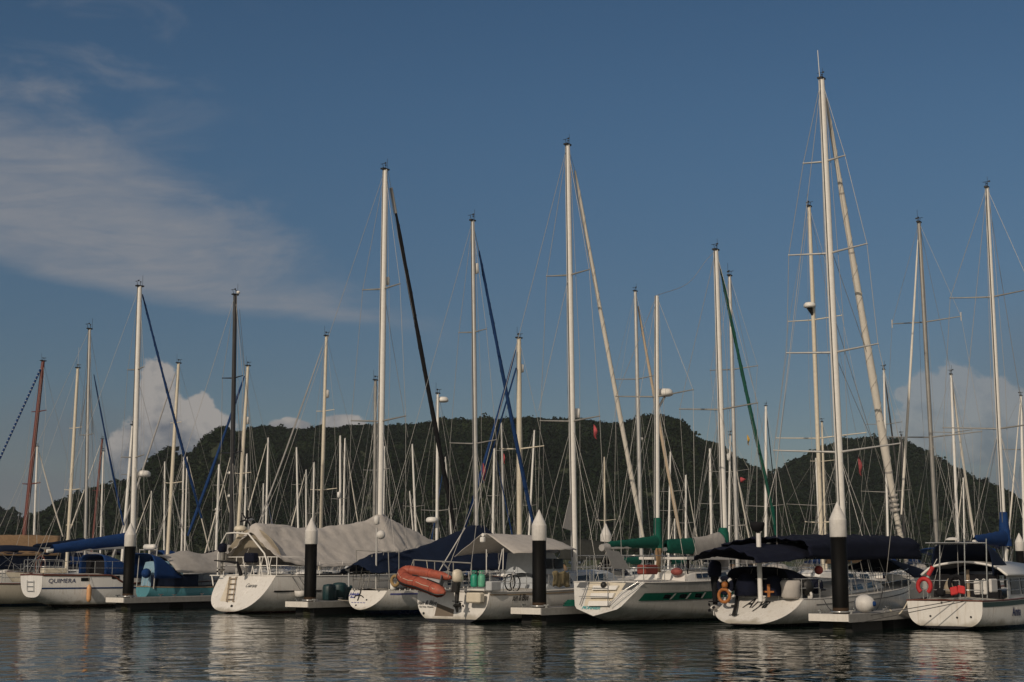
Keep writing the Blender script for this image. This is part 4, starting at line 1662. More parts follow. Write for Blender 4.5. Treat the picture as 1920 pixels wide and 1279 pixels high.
# dark barrels on the finger pontoon beside it
for px, py, r_, h_ in ((617, 1126, .30, .72), (636, 1125, .32, .78), (650, 1124, .28, .66)):
    c = P(px, py, 64.2 + (px - 617) * .05)
    c.z = .56
    solo(MB().lathe(c, [(r_ * .8, 0), (r_, .06), (r_, h_ * .8), (r_ * .86, h_ * .95), (r_ * .3, h_), (.01, h_)], 16), 'barrel', {617: 'dark green barrel on the finger pontoon, nearest the pile', 636: 'dark teal barrel in the middle of three on the pontoon', 650: 'dark teal barrel closest to the small white transom'}[px], 'barrel', TEALB, 'barrels on the finger pontoon')

# ---- small yacht with the anchor mark on its transom
A4 = Boat('sailboat', 'white yacht with small pointed transom, blue waterline and navy awning', org(675, 61.3), L=12.6, Bm=3.6, Bt=2.15, fs=1.04, fb=1.5, sag=.04, zt=.24, rho=.55, n=1.9, group=FRONT_G, hull=H_BLUEB)
A4.band(-.17, -.11, .02, .92, .012, 1, rel=True, mat=INKV)
m = MB()
for sd in (-1, 1):
    for i in range(28):
        t = .01 + i * .024
        a = A4.sheer(t, sd * .99, 0)
        m.tube([a, a + UP * .07], .03, 5)
m.build('toe_rail', PCAP, A4.root)
A4.mast(886, 414, 893, 985, 9.5, ALU, [(623, 27), (832, 45)], deckz=1.5)
jt, jb, _ = A4.jib(898, 470, 1000, 985, 7.5, BLUEJ, wt=.6)
A4.stays(jb, extra=[(A4.mt, jt)], r=.010)
MB().lathe(A4.lat(893, 514), [(.02, 0), (.12, .05), (.12, .50), (.02, .55)], 10).build('radar_reflector', WHITE_P, A4.root)
A4.pushpit(.8, ALU_D, .95, .10)
A4.rail(.10, .95, hgt=.66, posts=8)
A4.cabin(.28, .70, .66, .5, .45)
A4.tr_text('Jolande', 656, 1116, .17, INKV, 0, .006, 1.1)
A4.tr_text('Basel', 657, 1121, .12, INKV, 0, .003, 1.1)
A4.tr_text('~ ~ ~ ~ ~', 658, 1132, .20, INKV, .3, .004, 1.0)
an = MB()
pp = [A4.tr_xz(*p) for p in ((680, 1099), (677, 1112), (672, 1126))]
an.tube([A4.tpt(x, z, .05) for x, z in pp], .022, 6)
pp = [A4.tr_xz(*p) for p in ((666, 1121), (668, 1117), (676, 1116), (680, 1117), (683, 1120))]
an.tube([A4.tpt(x, z, .05) for x, z in pp], .020, 6)
an.build('anchor', BLACKC, A4.root)
for p in ((688, 1125), (668, 1135)):
    x0, z0 = A4.tr_xz(*p)
    MB().lathe(A4.tpt(x0, z0, 0), [(.04, 0), (.04, .02), (.01, .02)], 10, -A4.h).build('exhaust', BLACK, A4.root)
# pole with satellite dome, and a dark frame
m = MB().tube([A4.cross(705, 1105, .3), A4.cross(706, 990, .3)], .04, 8)
m.build('pole', ALU, A4.root)
MB().ball(A4.cross(714, 1003, .3), .19, 14, 10).build('satellite_dome', PCAP, A4.root)
MB().lathe(A4.cross(706, 984, .3), [(.02, 0), (.12, .03), (.12, .32), (.05, .38)], 12).build('radar_reflector', PCAP, A4.root)
m = MB()
for a, b_ in (((668, 1086), (668, 1032)), ((668, 1032), (728, 1035)), ((728, 1035), (730, 1085)), ((748, 1085), (748, 1034)), ((728, 1035), (748, 1034)), ((690, 1100), (698, 1040)), ((672, 1100), (680, 1062))):
    m.tube([A4.cross(*a, .5), A4.cross(*b_, .5)], .022, 6)
m.build('stern_gantry', ALU_D, A4.root)
# navy awning from low aft to the peak at the mast and down to the bow
yr = [A4.loc(A4.lat(px, py))[1:] for px, py in ((668, 1058), (690, 1042), (720, 1036), (760, 1034), (800, 1022), (850, 1001), (892, 984), (915, 995), (955, 1022), (1000, 1040))]
rows = []
for (y, z) in yr:
    t = min(.95, max(.0, y / A4.L))
    w = A4.b(t) * .99
    ze = max(1.25, min(1.75 + .02 * y, z - .2))
    rows.append([(-w, y, ze), (-w * .5, y, ze + (z - ze) * .55), (0, y, z), (w * .5, y, ze + (z - ze) * .55), (w, y, ze)])
frame_cover(A4, rows, 'boat_cover', 'navy blue awning stretched up to the mast behind the orange dinghy', 'boat cover', NAVYT, 8, 5, .08, 6.1, .02, 1.6, False, .03)
m = MB().ball(A4.cross(651, 1066, .0), .12, 8, 6)
m.tube([A4.cross(654, 1100, .1), A4.cross(654, 1066, .1)], .04, 6)
m.build('stern_light_post', GREYW, A4.root)
solo(MB().ring(A4.cross(741, 1089, .3), A4.s, UP, .20, .07), 'rope_coil', 'coil of tan rope on the rail behind the orange dinghy', 'rope coil', M('tan_rope', (.30, .20, .09), .9))
solo(MB().lathe(A4.cross(737, 1102, .4) - UP * .1, [(.10, 0), (.13, .05), (.13, .28), (.05, .34), (.05, .38)], 10), 'jerrycan', 'small white jug on the deck edge beside the tan rope coil', 'jerrycan', WHITE_P)

# ---- white yacht carrying the orange dinghy
A5 = Boat('sailboat', 'white yacht with round transom that carries the orange dinghy, grey cockpit awning', org(843, 54.2), L=14.2, Bm=4.2, Bt=3.55, fs=1.10, fb=1.65, sag=.06, zt=-.12, rho=.22, n=2.5, group=FRONT_G, hull=H_WHITE)
A5.rub(PCAP, .035)
A5.band(-.10, -.05, .0, .95, .014, 1, rel=True, mat=TEAK, name='rub_strake')
A5.mast(1064, 272, 1077, 1050, 13, WHITE_P, [(516, 38), (790, 52)], deckz=1.3)
jt, jb, _ = A5.jib(1078, 320, 1206, 1008, 8.5, SAIL, wt=.7)
A5.stays(jb, extra=[(A5.mt, jt), (A5.lat(1066, 520), A5.lat(1010, 770)), (A5.lat(1075, 845), A5.lat(1120, 985))], r=.011)
rr = A5.lat(1083, 775)
MB().tube([rr - UP * .22 - A5.h * .05, rr - UP * .18 - A5.h * .04, rr + UP * .18, rr + UP * .22], [.02, .12, .12, .02], 10).build('radar_reflector', WHITE_P, A5.root)
# steadying sail hung behind the mast
MB().plate([A5.lat(1072, 915), A5.lat(1055, 990), A5.lat(1074, 996)], .01).build('steadying_sail', SAILG, A5.root)
A5.cabin(.30, .72, .62, .50, .62, M('pale_blue_grey_paint', (.42, .45, .48), .5))
m = MB()
for z, k in ((2.15, 1.0),):
    pass
y0, y1 = A5.loc(A5.lat(1012, 1060, .9))[1], A5.loc(A5.lat(1066, 1060, .9))[1]
zc = A5.zs(.45) + .55
mb_ = MB()
rows = []
for y, w, h in ((y0, .95, 0), (y0 + .15, .93, .85), (y1 - .9, .90, .86), (y1, .85, .05)):
    rows.append([A5.W(-w, y, zc), A5.W(-w * .9, y, zc + h), A5.W(0, y, zc + h + .06), A5.W(w * .9, y, zc + h), A5.W(w, y, zc)])
ph = mb_.grid(rows, False, True).build('wheelhouse', M('pale_blue_grey_paint', (.42, .45, .48)), A5.root)
for f0, f1 in ((.12, .42), (.48, .80)):
    ya, yb = y0 + (y1 - y0) * f0, y0 + (y1 - y0) * f1
    MB().plate([A5.W(.935, ya, zc + .22), A5.W(.930, yb, zc + .22), A5.W(.90, yb, zc + .62), A5.W(.90, ya, zc + .62)], .01).build('window', GLASS, ph)
A5.rail(.06, .92, hgt=.64, posts=9)
A5.pushpit(.75, ALU, .93, .10)
# cockpit awning over the boom
R_ = [A5.loc(A5.lat(px, py))[1:] for px, py in ((908, 1001), (925, 1001), (960, 1003), (1000, 1005), (1035, 1012), (1062, 1022))]
E_ = [A5.loc(A5.lat(px, py, 1.75))[1:] for px, py in ((940, 1024), (968, 1038), (1000, 1036), (1040, 1030))]
rows = []
for i, (y, z) in enumerate(R_):
    ze = float(np.interp(y, [e[0] for e in E_], [e[1] for e in E_])) - .0
    ze = min(ze, z - .12)
    w = [1.45, 1.75, 1.8, 1.75, 1.2, .5][i]
    zp = ze - (.12 if i < 2 else .1)
    rows.append([(-w * 1.05, y, zp), (-w * .5, y, zp + (z - zp) * .55), (0, y, z), (w * .5, y, ze + (z - ze) * .55), (w, y, ze)])
frame_cover(A5, rows, 'boat_cover', 'pale grey cockpit awning above the green gas bottles', 'boat cover', GREYC, 5, 4, .035, 9.0)
A5.boom(905, 1003, 1072, 1028, .07, WHITE_P)
m = MB()
for a, b_ in (((912, 1075), (912, 1030)), ((935, 1068), (942, 1030)), ((943, 1068), (944, 1028)), ((818, 1080), (872, 990))):
    m.tube([A5.cross(*a, 1.2), A5.cross(*b_, 1.2)], .022, 6)
m.build('awning_post', PCAP, A5.root)
MB().box(A5.cross(905, 1012, .9), A5.s * .09, A5.h * .08, UP * .10, .03).build('stern_lamp', WHITE_P, A5.root)
# dark step pad, locker, lettering, outlet on the transom
q = [A5.tr_xz(*p) for p in ((815, 1155), (850, 1156), (852, 1143), (820, 1131))]
MB().add([A5.tpt(x, z, .004) for x, z in q], [(0, 1, 2, 3)], False).build('step_pad', GREYD if False else M('brown_grey_pad', (.16, .13, .10), .9), A5.root)
A5.tr_text('sun & Blue', 784, 1133, .22, INKK, .35, .004, 1.0)
A5.tr_text('Isla Vista  Panama', 787, 1139, .10, INKK, 0, .001, 1.0)
A5.side_text('sun & Blue', 961, 1126, .34, INKK, .35, .008, .62)
x0, z0 = A5.tr_xz(795, 1150)
MB().lathe(A5.tpt(x0, z0, 0), [(.05, 0), (.05, .02), (.02, .02)], 10, -A5.h).build('exhaust', BLACK, A5.root)
m = MB()
ca, cb = A5.cross(776, 1050, .2), A5.cross(884, 1056, .2)
m.tube([ca, cb], .03, 6)
for px in (776, 815, 850, 884):
    m.tube([A5.cross(px, 1050 + (px - 776) * .055, .2), A5.cross(px, 1100, .2)], .022, 6)
m.tube([A5.cross(830, 1055, .2), A5.cross(842, 1068, -.6)], .03, 6)
m.build('stern_gantry', ALU_D, A5.root)
solo(MB().box(A5.cross(891, 1121, -.16), A5.s * .34, A5.h * .16, UP * .19, .05), 'locker', 'cream plastic box hung on the transom under the gas bottles', 'box', CREAM)
solo(MB().box(A5.cross(925, 1099, .35), A5.s * .14, A5.h * .30, UP * .17, .03), 'locker', 'pale grey deck box to the right of the gas bottles', 'box', GREYW)
for px, mt, lab in ((889, GASG, 'dark green gas bottle, the left one standing on the stern'), (903, GASG2, 'pale green gas bottle, the right one standing on the stern')):
    c = A5.cross(px, 1101, .12)
    o = thing('gas_bottle', lab, 'gas bottle', c, 'gas bottles on the stern')
    MB().lathe(c, [(.10, 0), (.135, .03), (.14, .08), (.14, .36), (.12, .44), (.06, .48)], 16).build('body', mt, o)
    m = MB()
    for k in range(3):
        a = k * 2.1 + .5
        m.tube([c + Vector((.09 * math.cos(a), .09 * math.sin(a), .44)), c + Vector((.09 * math.cos(a), .09 * math.sin(a), .58))], .016, 5)
    m.ring(c + UP * .59, (1, 0, 0), (0, 1, 0), .095, .018, n=14, k=6)
    m.build('collar', mt, o)
    MB().lathe(c + UP * .46, [(.03, 0), (.035, .04), (.02, .10)], 8).build('valve', STEEL, o)
    b_ = c
MB().box(A5.cross(896, 1104, .12) - UP * .03, A5.s * .45, A5.h * .18, UP * .035).build('stern_seat', PCAP, A5.root)
# bicycle wheel and clutter on the side deck
c = A5.cross(960, 1092, 1.5)
for k, px in enumerate((956, 966)):
    c = A5.lat(px, 1092 + k * 2, 1.7)
    m = MB().ring(c, A5.h, UP, .30, .025, n=20, k=6)
    for i in range(8):
        a = i * math.pi / 4
        m.tube([c, c + (A5.h * math.cos(a) + UP * math.sin(a)) * .3], .004, 3)
    if k == 0:
        bike = thing('bicycle', 'bicycle lashed to the rail right of the gas bottles', 'bicycle', c - UP * .3)
    m.build('wheel', BLACK, bike)
m = MB()
a_, b_ = A5.lat(956, 1092, 1.7), A5.lat(966, 1094, 1.7)
tp = a_.lerp(b_, .35) + UP * .35
m.tube([a_, tp, b_.lerp(a_, .1) + UP * .45, b_], .018, 6)
m.tube([tp, a_.lerp(b_, .5) - UP * .05, b_.lerp(a_, .1) + UP * .45], .018, 6)
m.build('frame', STEEL, bike)
rows = [[A5.lat(px, py + 2 * math.sin(px * .8), 2.0) for py in (1072, 1085, 1100)] for px in np.linspace(1037, 1068, 7)]
solo(cloth(rows, 3, 3, .06, 4.0), 'towel', 'olive towel drying on the rail right of the tall pile', 'towel', OLIVE, None, .01)

# the orange dinghy on the stern
dp = [(846, 1084, -.30), (815, 1077, -.30), (785, 1072, -.34), (766, 1070, -.45), (756, 1075, -.60), (757, 1084, -.80), (768, 1090, -.95), (788, 1095, -1.05), (812, 1104, -1.1), (834, 1113, -1.1)]
path = catmull([A5.cross(*p) for p in dp], 4)
dg = thing('inflatable_dinghy', 'orange inflatable dinghy hanging tilted on the stern of the white yacht', 'dinghy', A5.cross(800, 1120, -.8))
rad = [.145 + .10 * min(1, i / 22) for i in range(len(path))]
rad[0] = rad[-1] = .06
rad[1] = .12
rad[-2] = .19
MB().tube(path, rad, 14).build('tube', ORANGE, dg)
out_ = Vector((0, 0, 0))
cen = sum(path, Vector()) / len(path)
nrm = (path[6] - cen).cross(path[-6] - cen).normalized()
off = []
for i, p in enumerate(path):
    d_ = (path[min(i + 1, len(path) - 1)] - path[max(0, i - 1)]).normalized()
    q_ = d_.cross(nrm).normalized()
    if q_.dot(p - cen) < 0:
        q_ = -q_
    off.append(p + q_ * rad[i])
MB().tube(off, .035, 6).build('rub_strake', BLACK, dg)
if nrm.dot(-A5.h) < 0:
    nrm = -nrm
for i0, i1 in ((25, 27), (30, 35)):
    q_ = [p - (off[i0 + k] - p) * .45 + nrm * .235 for k, p in enumerate(path[i0:i1 + 1])]
    MB().tube(q_, .028, 6).build('grab_handle', BLACK, dg)
seam = MB()
for i in (5, 11, 16, 21, 27, 32):
    d_ = (path[i + 1] - path[i - 1]).normalized()
    u_, v_, _ = frame(d_)
    seam.ring(path[i], u_, v_, rad[i] + .002, .012, n=18, k=5)
seam.build('seam', M('faded_red_tape', (.26, .045, .03), .7), dg)
gl = MB()
for i0 in (13, 18, 23, 28, 33):
    a_, b_ = path[i0], path[min(i0 + 4, len(path) - 3)]
    oa, ob = off[i0], off[min(i0 + 4, len(path) - 3)]
    p0 = a_ + nrm * rad[i0] * .75 + (oa - a_) * .7
    p1 = b_ + nrm * rad[i0] * .75 + (ob - b_) * .7
    gl.tube([p0, p0.lerp(p1, .5) + nrm * .03 - UP * .05, p1], .012, 5)
gl.build('grab_line', ROPE, dg)
half = len(path) // 2
fl = []
for i in range(8):
    a_, b_ = path[2 + i * 2], path[-3 - i * 2]
    fl.append([a_.lerp(b_, f) - nrm * (.10 + .06 * math.sin(math.pi * f)) for f in (0, .25, .5, .75, 1)])
MB().grid(fl).build('floor', GREYW, dg, .02)
a_, b_ = path[2].lerp(path[-3], .12), path[2].lerp(path[-3], .88)
tr_d = (path[2] - path[6]).normalized()
MB().box((a_ + b_) / 2 - nrm * .02, (b_ - a_) / 2, nrm * .15, tr_d * .02).build('transom_board', GREYD, dg)
lbl = MB()
vs, fs = text_mesh('TENDER' if False else 'T/T', .16, 0, .004)
m = MB()
for a0, b0 in (((775, 1050), (770, 1066)), ((842, 1060), (840, 1082)), ((800, 1051), (806, 1104))):
    m.tube([A5.cross(*a0, .15), A5.cross(*b0, -.45)], .012, 5)
m.build('sling', ROPE, dg)
outboard(A5.cross(858, 1092, -.55), -A5.h, A5.s, 'outboard motor with white cowl mounted on the orange dinghy', CREAM, BLACK, -.05, 1.25)

# ---- ketch with the green band and green sail covers
A6 = Boat('sailboat', 'pale ketch with green band along its hull and green sail covers', org(1112, 52.6), L=14.0, Bm=4.1, Bt=3.15, fs=1.46, fb=1.75, sag=.03, zt=.28, rho=1.0, n=2.4, group=FRONT_G, hull=H_GREEN, chine=(.62, .55), bowr=1.2)
A6.rub(PCAP, .025)
# green band with its dark windows
A6.band(-.64, -.36, .045, .93, .015, 1, rel=True, name='band', mat=GREENP)
A6.band(-.62, -.38, .10, .93, .015, -1, rel=True, name='band', mat=GREENP)
A6.band(-.31, -.27, .06, .95, .03, 1, rel=True, name='rub_strake', mat=PCAP)
for px in (1243, 1273, 1303):
    t, z = A6.find(px, 1122)
    zc = A6.zs(t) - .50
    MB().grid([[A6.side(t + i * .03 / 3, zc + j * .075, .022) for j in (-1, 1)] for i in range(4)]).build('porthole', GLASS, A6.root)
    t2 = t + .036
    MB().grid([[A6.side(t2 + i * .008 + j * .006, zc + j * .11, .022) for j in (-1, 1)] for i in range(2)]).build('band_stripe', PCAP, A6.root)


def trp(boat, pts, off=.02):
    return [boat.tpt(*boat.tr_xz(*p), off) for p in pts]


# stepped stern: side wings, recess with bright steps, rails
q = trp(A6, ((1096, 1136), (1142, 1136), (1180, 1094), (1106, 1090)), .012)
MB().add(q, [(0, 1, 2, 3)], False).build('stern_recess', CREAM, A6.root)
for i, (ya, yb) in enumerate(((1127, 1136), (1112, 1121), (1098, 1106))):
    f0 = (1136 - ya) / 45.0
    xa = 1112 + 12 * f0
    c0 = [A6.tr_xz(*p) for p in ((xa - 8, yb), (xa + 28 + 10 * f0, yb), (xa + 31 + 12 * f0, ya), (xa - 6, ya))]
    a, b_, c, d = [A6.tpt(x, z, .03) for x, z in c0]
    dn = -A6.h * .12
    m = MB()
    m.add([a + dn, b_ + dn, c + dn * .9, d + dn * .9, a, b_, c, d], [(0, 1, 2, 3), (3, 2, 6, 7), (0, 3, 7, 4), (1, 5, 6, 2), (0, 4, 5, 1)], False)
    m.build('step', WHITE_P, A6.root)
for pts in (((1166, 1106), (1185, 1106), (1203, 1094), (1176, 1091)), ((1082, 1101), (1098, 1103), (1108, 1090), (1090, 1089))):
    MB().add(trp(A6, pts, .02), [(0, 1, 2, 3)], False).build('stern_window', GREYD, A6.root)
m = MB()
for pts in (((1144, 1136), (1170, 1110), (1201, 1091)), ((1092, 1134), (1100, 1112), (1108, 1090)), ((1150, 1138), (1176, 1117), (1210, 1092))):
    m.tube(trp(A6, pts, .16), .02, 6)
for a, b_ in (((1094, 1102), (1146, 1103)), ((1092, 1118), (1148, 1119)), ((1104, 1090), (1146, 1091)), ((1146, 1091), (1146, 1136))):
    m.tube(trp(A6, (a, b_), .20), .014, 6)
m.build('boarding_rail', STEEL, A6.root)
A6.tr_text('PIONNIER', 1091, 1142, .15, INKT, .1, .004, 1.2)
MB().ball(A6.tpt(*A6.tr_xz(1138, 1097), .2), .12, 10, 7).build('stern_lamp', BLACK, A6.root)
A6.cabin(.30, .78, .60, .5, .38)
A6.mast(1231, 555, 1232, 990, 10.5, WHITE_P, [(744, 62)], deckz=1.6, name='mizzen_mast', gear=False)
miz_top, miz_bot = A6.mt.copy(), A6.mb.copy()
rd = A6.lat(1246, 736)
radome(A6, rd, .34)
MB().tube([A6.mb.lerp(A6.mt, .585), rd - UP * .18], .05, 6).build('radar_bracket', ALU, A6.root)
A6.stays(None, aft=True, r=.009, name='mizzen_rigging')
A6.boom(1136, 1027, 1233, 1022, .07, WHITE_P, GREEN, .13, .26, coll=1.05, name='mizzen_boom', up=.08)
MB().tube([A6.lat(1128, 1027), A6.lat(1139, 1027)], [.13, .17], 8).build('boom_end', SAILG, A6.root)
A6.mast(1342, 469, 1358, 990, 12.5, WHITE_P, [(768, 58)], deckz=1.6)
jt, jb, _ = A6.jib(1351, 505, 1447, 950, 7, M('green_sail_cover', (.008, .090, .062), .85, var=.2, bump=.006), wt=.7)
MB().tube([jb, A6.lat(1455, 1005)], [.12, .05], 8).build('furled_jib_foot', GREEN, A6.root)
tri = catmull([miz_top + UP * .02, miz_top.lerp(A6.lat(1325, 487), .6) - UP * .42, A6.lat(1325, 487)], 5)
A6.stays(A6.lat(1455, 1005), aft=False, r=.010, extra=[(A6.mt, jt), (A6.mt, A6.lat(1325, 487))] + [(tri[i], tri[i + 1]) for i in range(len(tri) - 1)])
A6.boom(1246, 1030, 1358, 1030, .08, WHITE_P, None)
rows = []
for f, q in ((0, .10), (.06, .24), (.5, .27), (.98, .30)):
    c = A6.lat(1248 + (1297 - 1248) * f, 1029) + UP * .10
    rows.append([c + A6.s * q * .7 * math.sin(2 * math.pi * k / 12) + UP * q * 1.1 * math.cos(2 * math.pi * k / 12) for k in range(13)])
cloth(rows, 3, 1, .02, 3).build('sail_cover', GREEN, A6.root)
rows = []
for f, q in ((0, .30), (.4, .33), (.75, .40), (.95, .42), (1.05, .15)):
    c = A6.lat(1297 + (1352 - 1297) * f, 1028) + UP * (.10 + .08 * f)
    rows.append([c + A6.s * q * .7 * math.sin(2 * math.pi * k / 12) + UP * q * (1.1 if math.cos(2 * math.pi * k / 12) > 0 else 1.35) * math.cos(2 * math.pi * k / 12) for k in range(13)])
cloth(rows, 3, 1, .05, 3, 4).build('sail_bag', GREYC2, A6.root)
c = A6.lat(1356, 1010)
MB().tube([c - UP * .45, c + UP * .25, c + UP * .45], [.27, .24, .16], 10).build('mast_boot', GREEN, A6.root)
MB().box(A6.lat(1290, 1047, 0), A6.h * 1.9, A6.s * 1.1, UP * .05, .0).build('hard_top', PCAP, A6.root)
m = MB()
y0 = A6.loc(A6.lat(1290, 1047, 0))[1]
for dy in (-1.7, 1.7):
    for sd in (-1, 1):
        m.tube([A6.W(sd * 1.0, y0 + dy, 1.45), A6.W(sd * 1.0, y0 + dy, A6.lat(1290, 1047, 0).z)], .03, 6)
m.build('hard_top_post', BLACKC, A6.root)
A6.rail(.10, .95, hgt=.95, posts=7)
A6.pushpit(1.0, STEEL, .93, .12)
rows = []
for px in (1338, 1346, 1356, 1366):
    rows.append([A6.lat(px, y, .6) for y in (1036, 1056, 1082)])
cloth(rows, 4, 3, .12, 4, 5).build('folded_awning', GREYC2, A6.root)
rows = [[A6.lat(px, y, 1.2) for y in (1030, 1050, 1072)] for px in (1148, 1160, 1175, 1182)]
rows[0][2] = A6.lat(1150, 1060, 1.2)
m = MB().plate([A6.lat(1134, 1030, .9), A6.lat(1150, 1066, .9), A6.lat(1182, 1068, .9), A6.lat(1160, 1034, .9)], .01)
m.build('weather_cloth', SAILG, A6.root)
solo(MB().ball(A6.lat(1269, 1072, .8), (.24, .24, .15), 12, 7), 'buoy', 'faded red round buoy on the deck of the green banded ketch', 'buoy', M('faded_buoy_red', (.26, .06, .05), .7, var=.3))
solo(cloth([[A6.lat(px, y, .7) for y in (1028, 1052, 1073)] for px in (1230, 1236, 1240)], 4, 4, .08, 4), 'jacket', 'tan oilskin hung under the mizzen boom of the ketch', 'jacket', TAN, None, .03)
solo(MB().box(A6.lat(1214, 1068, .8), A6.h * .45, A6.s * .2, UP * .18, .05), 'cushion', 'red cushion behind the rail of the green banded ketch', 'cushion', M('dull_red_fabric', (.20, .035, .025), .8))
# ---- a grey shade cloth on the boat behind
# ---- yacht under the navy awning
A7 = Boat('sailboat', 'white yacht with very tall mast and navy awning, black wind vane on its transom', org(1391, 49.8), L=14.4, Bm=3.9, Bt=3.25, fs=.93, fb=1.45, sag=.03, zt=.07, rho=1.35, n=2.3, group=FRONT_G, hull=H_WHITE)
A7.rub(PCAP, .022)
A7.band(-.20, -.17, .10, .92, .012, 1, rel=True, mat=GREYD)
A7.mast(1540, 148, 1578, 960, 16, WHITE_P, [(303, 28), (475, 52), (661, 60), (848, 82)], deckz=1.3, spm=ALU)
MB().tube([A7.mt - A7.h * .15, A7.mt - A7.h * .25 + UP * 1.15], .016, 5).build('whip_antenna', WHITE_P, A7.root)
a0, b0, _ = A7.jib(1549, 185, 1679, 958, 15, SAIL, wt=.45)
A7.jib(1679, 958, 1700, 1052, 10, SAIL, name='furled_jib_foot', wt=1.0)
m = MB()
for f in (.22, .36, .5, .64, .77, .9):
    c = a0.lerp(b0, f) - UP * .16 * math.sin(math.pi * f)
    d = (b0 - a0).normalized()
    m.tube([c - d * .04, c + d * .04], .15 * (.5 + .5 * f) + .02, 10)
for k in range(4):
    c = a0.lerp(b0, .96 + .012 * k)
    m.tube([c, c + (b0 - a0).normalized() * .05], .20, 10)
m.build('sail_tie', GREYC2, A7.root)
A7.stays(A7.lat(1702, 1056), aft=True, r=.012, extra=[(A7.mt, a0), (A7.lat(1563, 480), A7.lat(1625, 660)), (A7.lat(1572, 680), A7.lat(1650, 860)), (A7.lat(1566, 600), A7.lat(1690, 1000))])
t, z = A7.tr_xz(1395, 1132)
A7.tr_text('Arya', 1393, 1139, .50, INKK, .4, .006, .95)
A7.tr_text('Langkawi', 1367, 1154, .10, INKK, 0, .001, 1.0)
vane = MB()
pp = trp(A7, ((1388, 1117), (1386, 1135), (1382, 1152)), .22)
vane.tube(pp, [.05, .06, .07], 8)
a, b_ = trp(A7, ((1377, 1136), (1386, 1135)), .2)
vane.tube([a, b_], .045, 6)
vane.build('wind_vane_rudder', BLACK, A7.root)
m = MB()
pa, pb = A7.cross(1426, 1128, .6), A7.cross(1422, 1000, .6)
m.tube([pa, pb], .085, 10).build('radar_pole', WHITE_P, A7.root)
c = A7.cross(1420, 988, .6)
MB().lathe(c - UP * .18, [(.06, 0), (.17, .05), (.25, .20), (.26, .30), (.22, .34), (.02, .36)], 14).build('radar_dome', BLACKC, A7.root)
A7.pushpit(.70, STEEL, .94, .13)
A7.rail(.12, .9, hgt=.66, posts=8)
A7.cabin(.30, .70, .60, .5, .42)
MB().box(A7.W(0, 1.55, .99), A7.s * 1.45, A7.h * .09, UP * .09, .02).build('aft_coaming', WHITE_P, A7.root)
for px, w, h, lab, mt in ((1401, .45, .80, 'dark navy hooded bundle at the left of the white pole', NAVY), (1453, .42, .72, 'dark navy hooded bundle at the right of the white pole', NAVY)):
    c = A7.cross(px, 1117, 1.3)
    m = MB().lathe(c, [(w, 0), (w * .98, h * .3), (w * .82, h * .65), (w * .5, h * .92), (w * .1, h)], 14)
    solo(m, 'canvas_bundle', lab, 'canvas bundle', mt)
    if px == 1453:
        pc = c - A7.h * (w + .02) + UP * .18
        m = MB().box(pc, A7.s * .05, A7.h * .015, UP * .22)
        m.box(pc - UP * .04, A7.s * .20, A7.h * .012, UP * .03)
        solo(m, 'paddle', 'orange paddle blade against the dark bundle right of the white pole', 'paddle', ORNG2)
lifebuoy(A7.cross(1360, 1098, .5), A7.s, UP, .26, .075, NAVY, 'dark blue lifebuoy with pale bands on the rail beside the dark outboard', band=PCAP)
solo(MB().ring(A7.cross(1358, 1117, .45), A7.s, UP, .22, .06), 'rope_coil', 'coil of orange floating line under the dark lifebuoy', 'rope coil', ORNG2)
solo(MB().lathe(A7.cross(1359, 1098, .42) - UP * .1, [(.02, 0), (.11, .05), (.12, .15), (.08, .22), (.01, .24)], 10), 'float', 'orange float held inside the dark lifebuoy', 'float', ORNG2)
outboard(A7.cross(1340, 1082, .7), A7.h, A7.s, 'black hooded outboard motor on the rail left of the orange rope coil', NAVY, BLACKC, .0, 1.55, tip=PCAP)
rows = [[A7.lat(px, y, 1.55) for y in (1083, 1098, 1118)] for px in (1471, 1478, 1488, 1496)]
m = MB()
c = A7.lat(1483, 1117, 1.2)
c.z = .96
m = MB().lathe(c, [(.24, 0), (.34, .08), (.32, .35), (.36, .55), (.30, .63), (.26, .56)], 14)
o = solo(m, 'sail_bag', 'crumpled white sail bag on the deck beside the navy awning', 'bag', GREYC)
for px, py, mt, lab in ((1512, 1100, BLACK, 'black fender lying on deck left of the last tall pile'), (1530, 1098, NAVY, 'navy covered bucket on deck left of the last tall pile')):
    c = A7.lat(px, py, 1.5)
    solo(MB().ball(c, (.26, .22, .30), 12, 8), 'deck_bundle', lab, 'bundle', mt)
m = MB().ring(A7.lat(1519, 1117, 1.62), A7.s - A7.h * .8, UP, .11, .05, n=18)
solo(m, 'rope_coil', 'white rope coil at the hull edge below the navy bundle', 'rope coil', PCAP)
# navy bimini (flat) and the deep awning with side cloth
R_ = [A7.loc(A7.lat(*p))[1:] for p in ((1358, 1028), (1400, 1022), (1440, 1019), (1490, 1016), (1530, 1016))]
rows = []
for i, (y, z) in enumerate(R_):
    w = [1.3, 1.5, 1.6, 1.6, 1.6][i]
    rows.append([(-w, y, z - .42), (-w * .7, y, z - .14), (0, y, z - .04 * (i % 2)), (w * .7, y, z - .20 - .05 * (i % 2)), (w, y, z - .50 - .08 * (i % 2))])
frame_cover(A7, rows, 'boat_cover', 'flat navy bimini over the cockpit of the tall masted yacht', 'boat cover', NAVY, 7, 5, .08, 5.0, .02, 2.0, False, .03)
R_ = [A7.loc(A7.lat(*p))[1:] for p in ((1432, 1010), (1500, 1006), (1570, 1004), (1646, 1007))]
E_ = [A7.loc(A7.lat(*p, 1.7))[1:] for p in ((1520, 1044), (1560, 1050), (1600, 1052), (1650, 1048))]
rows = []
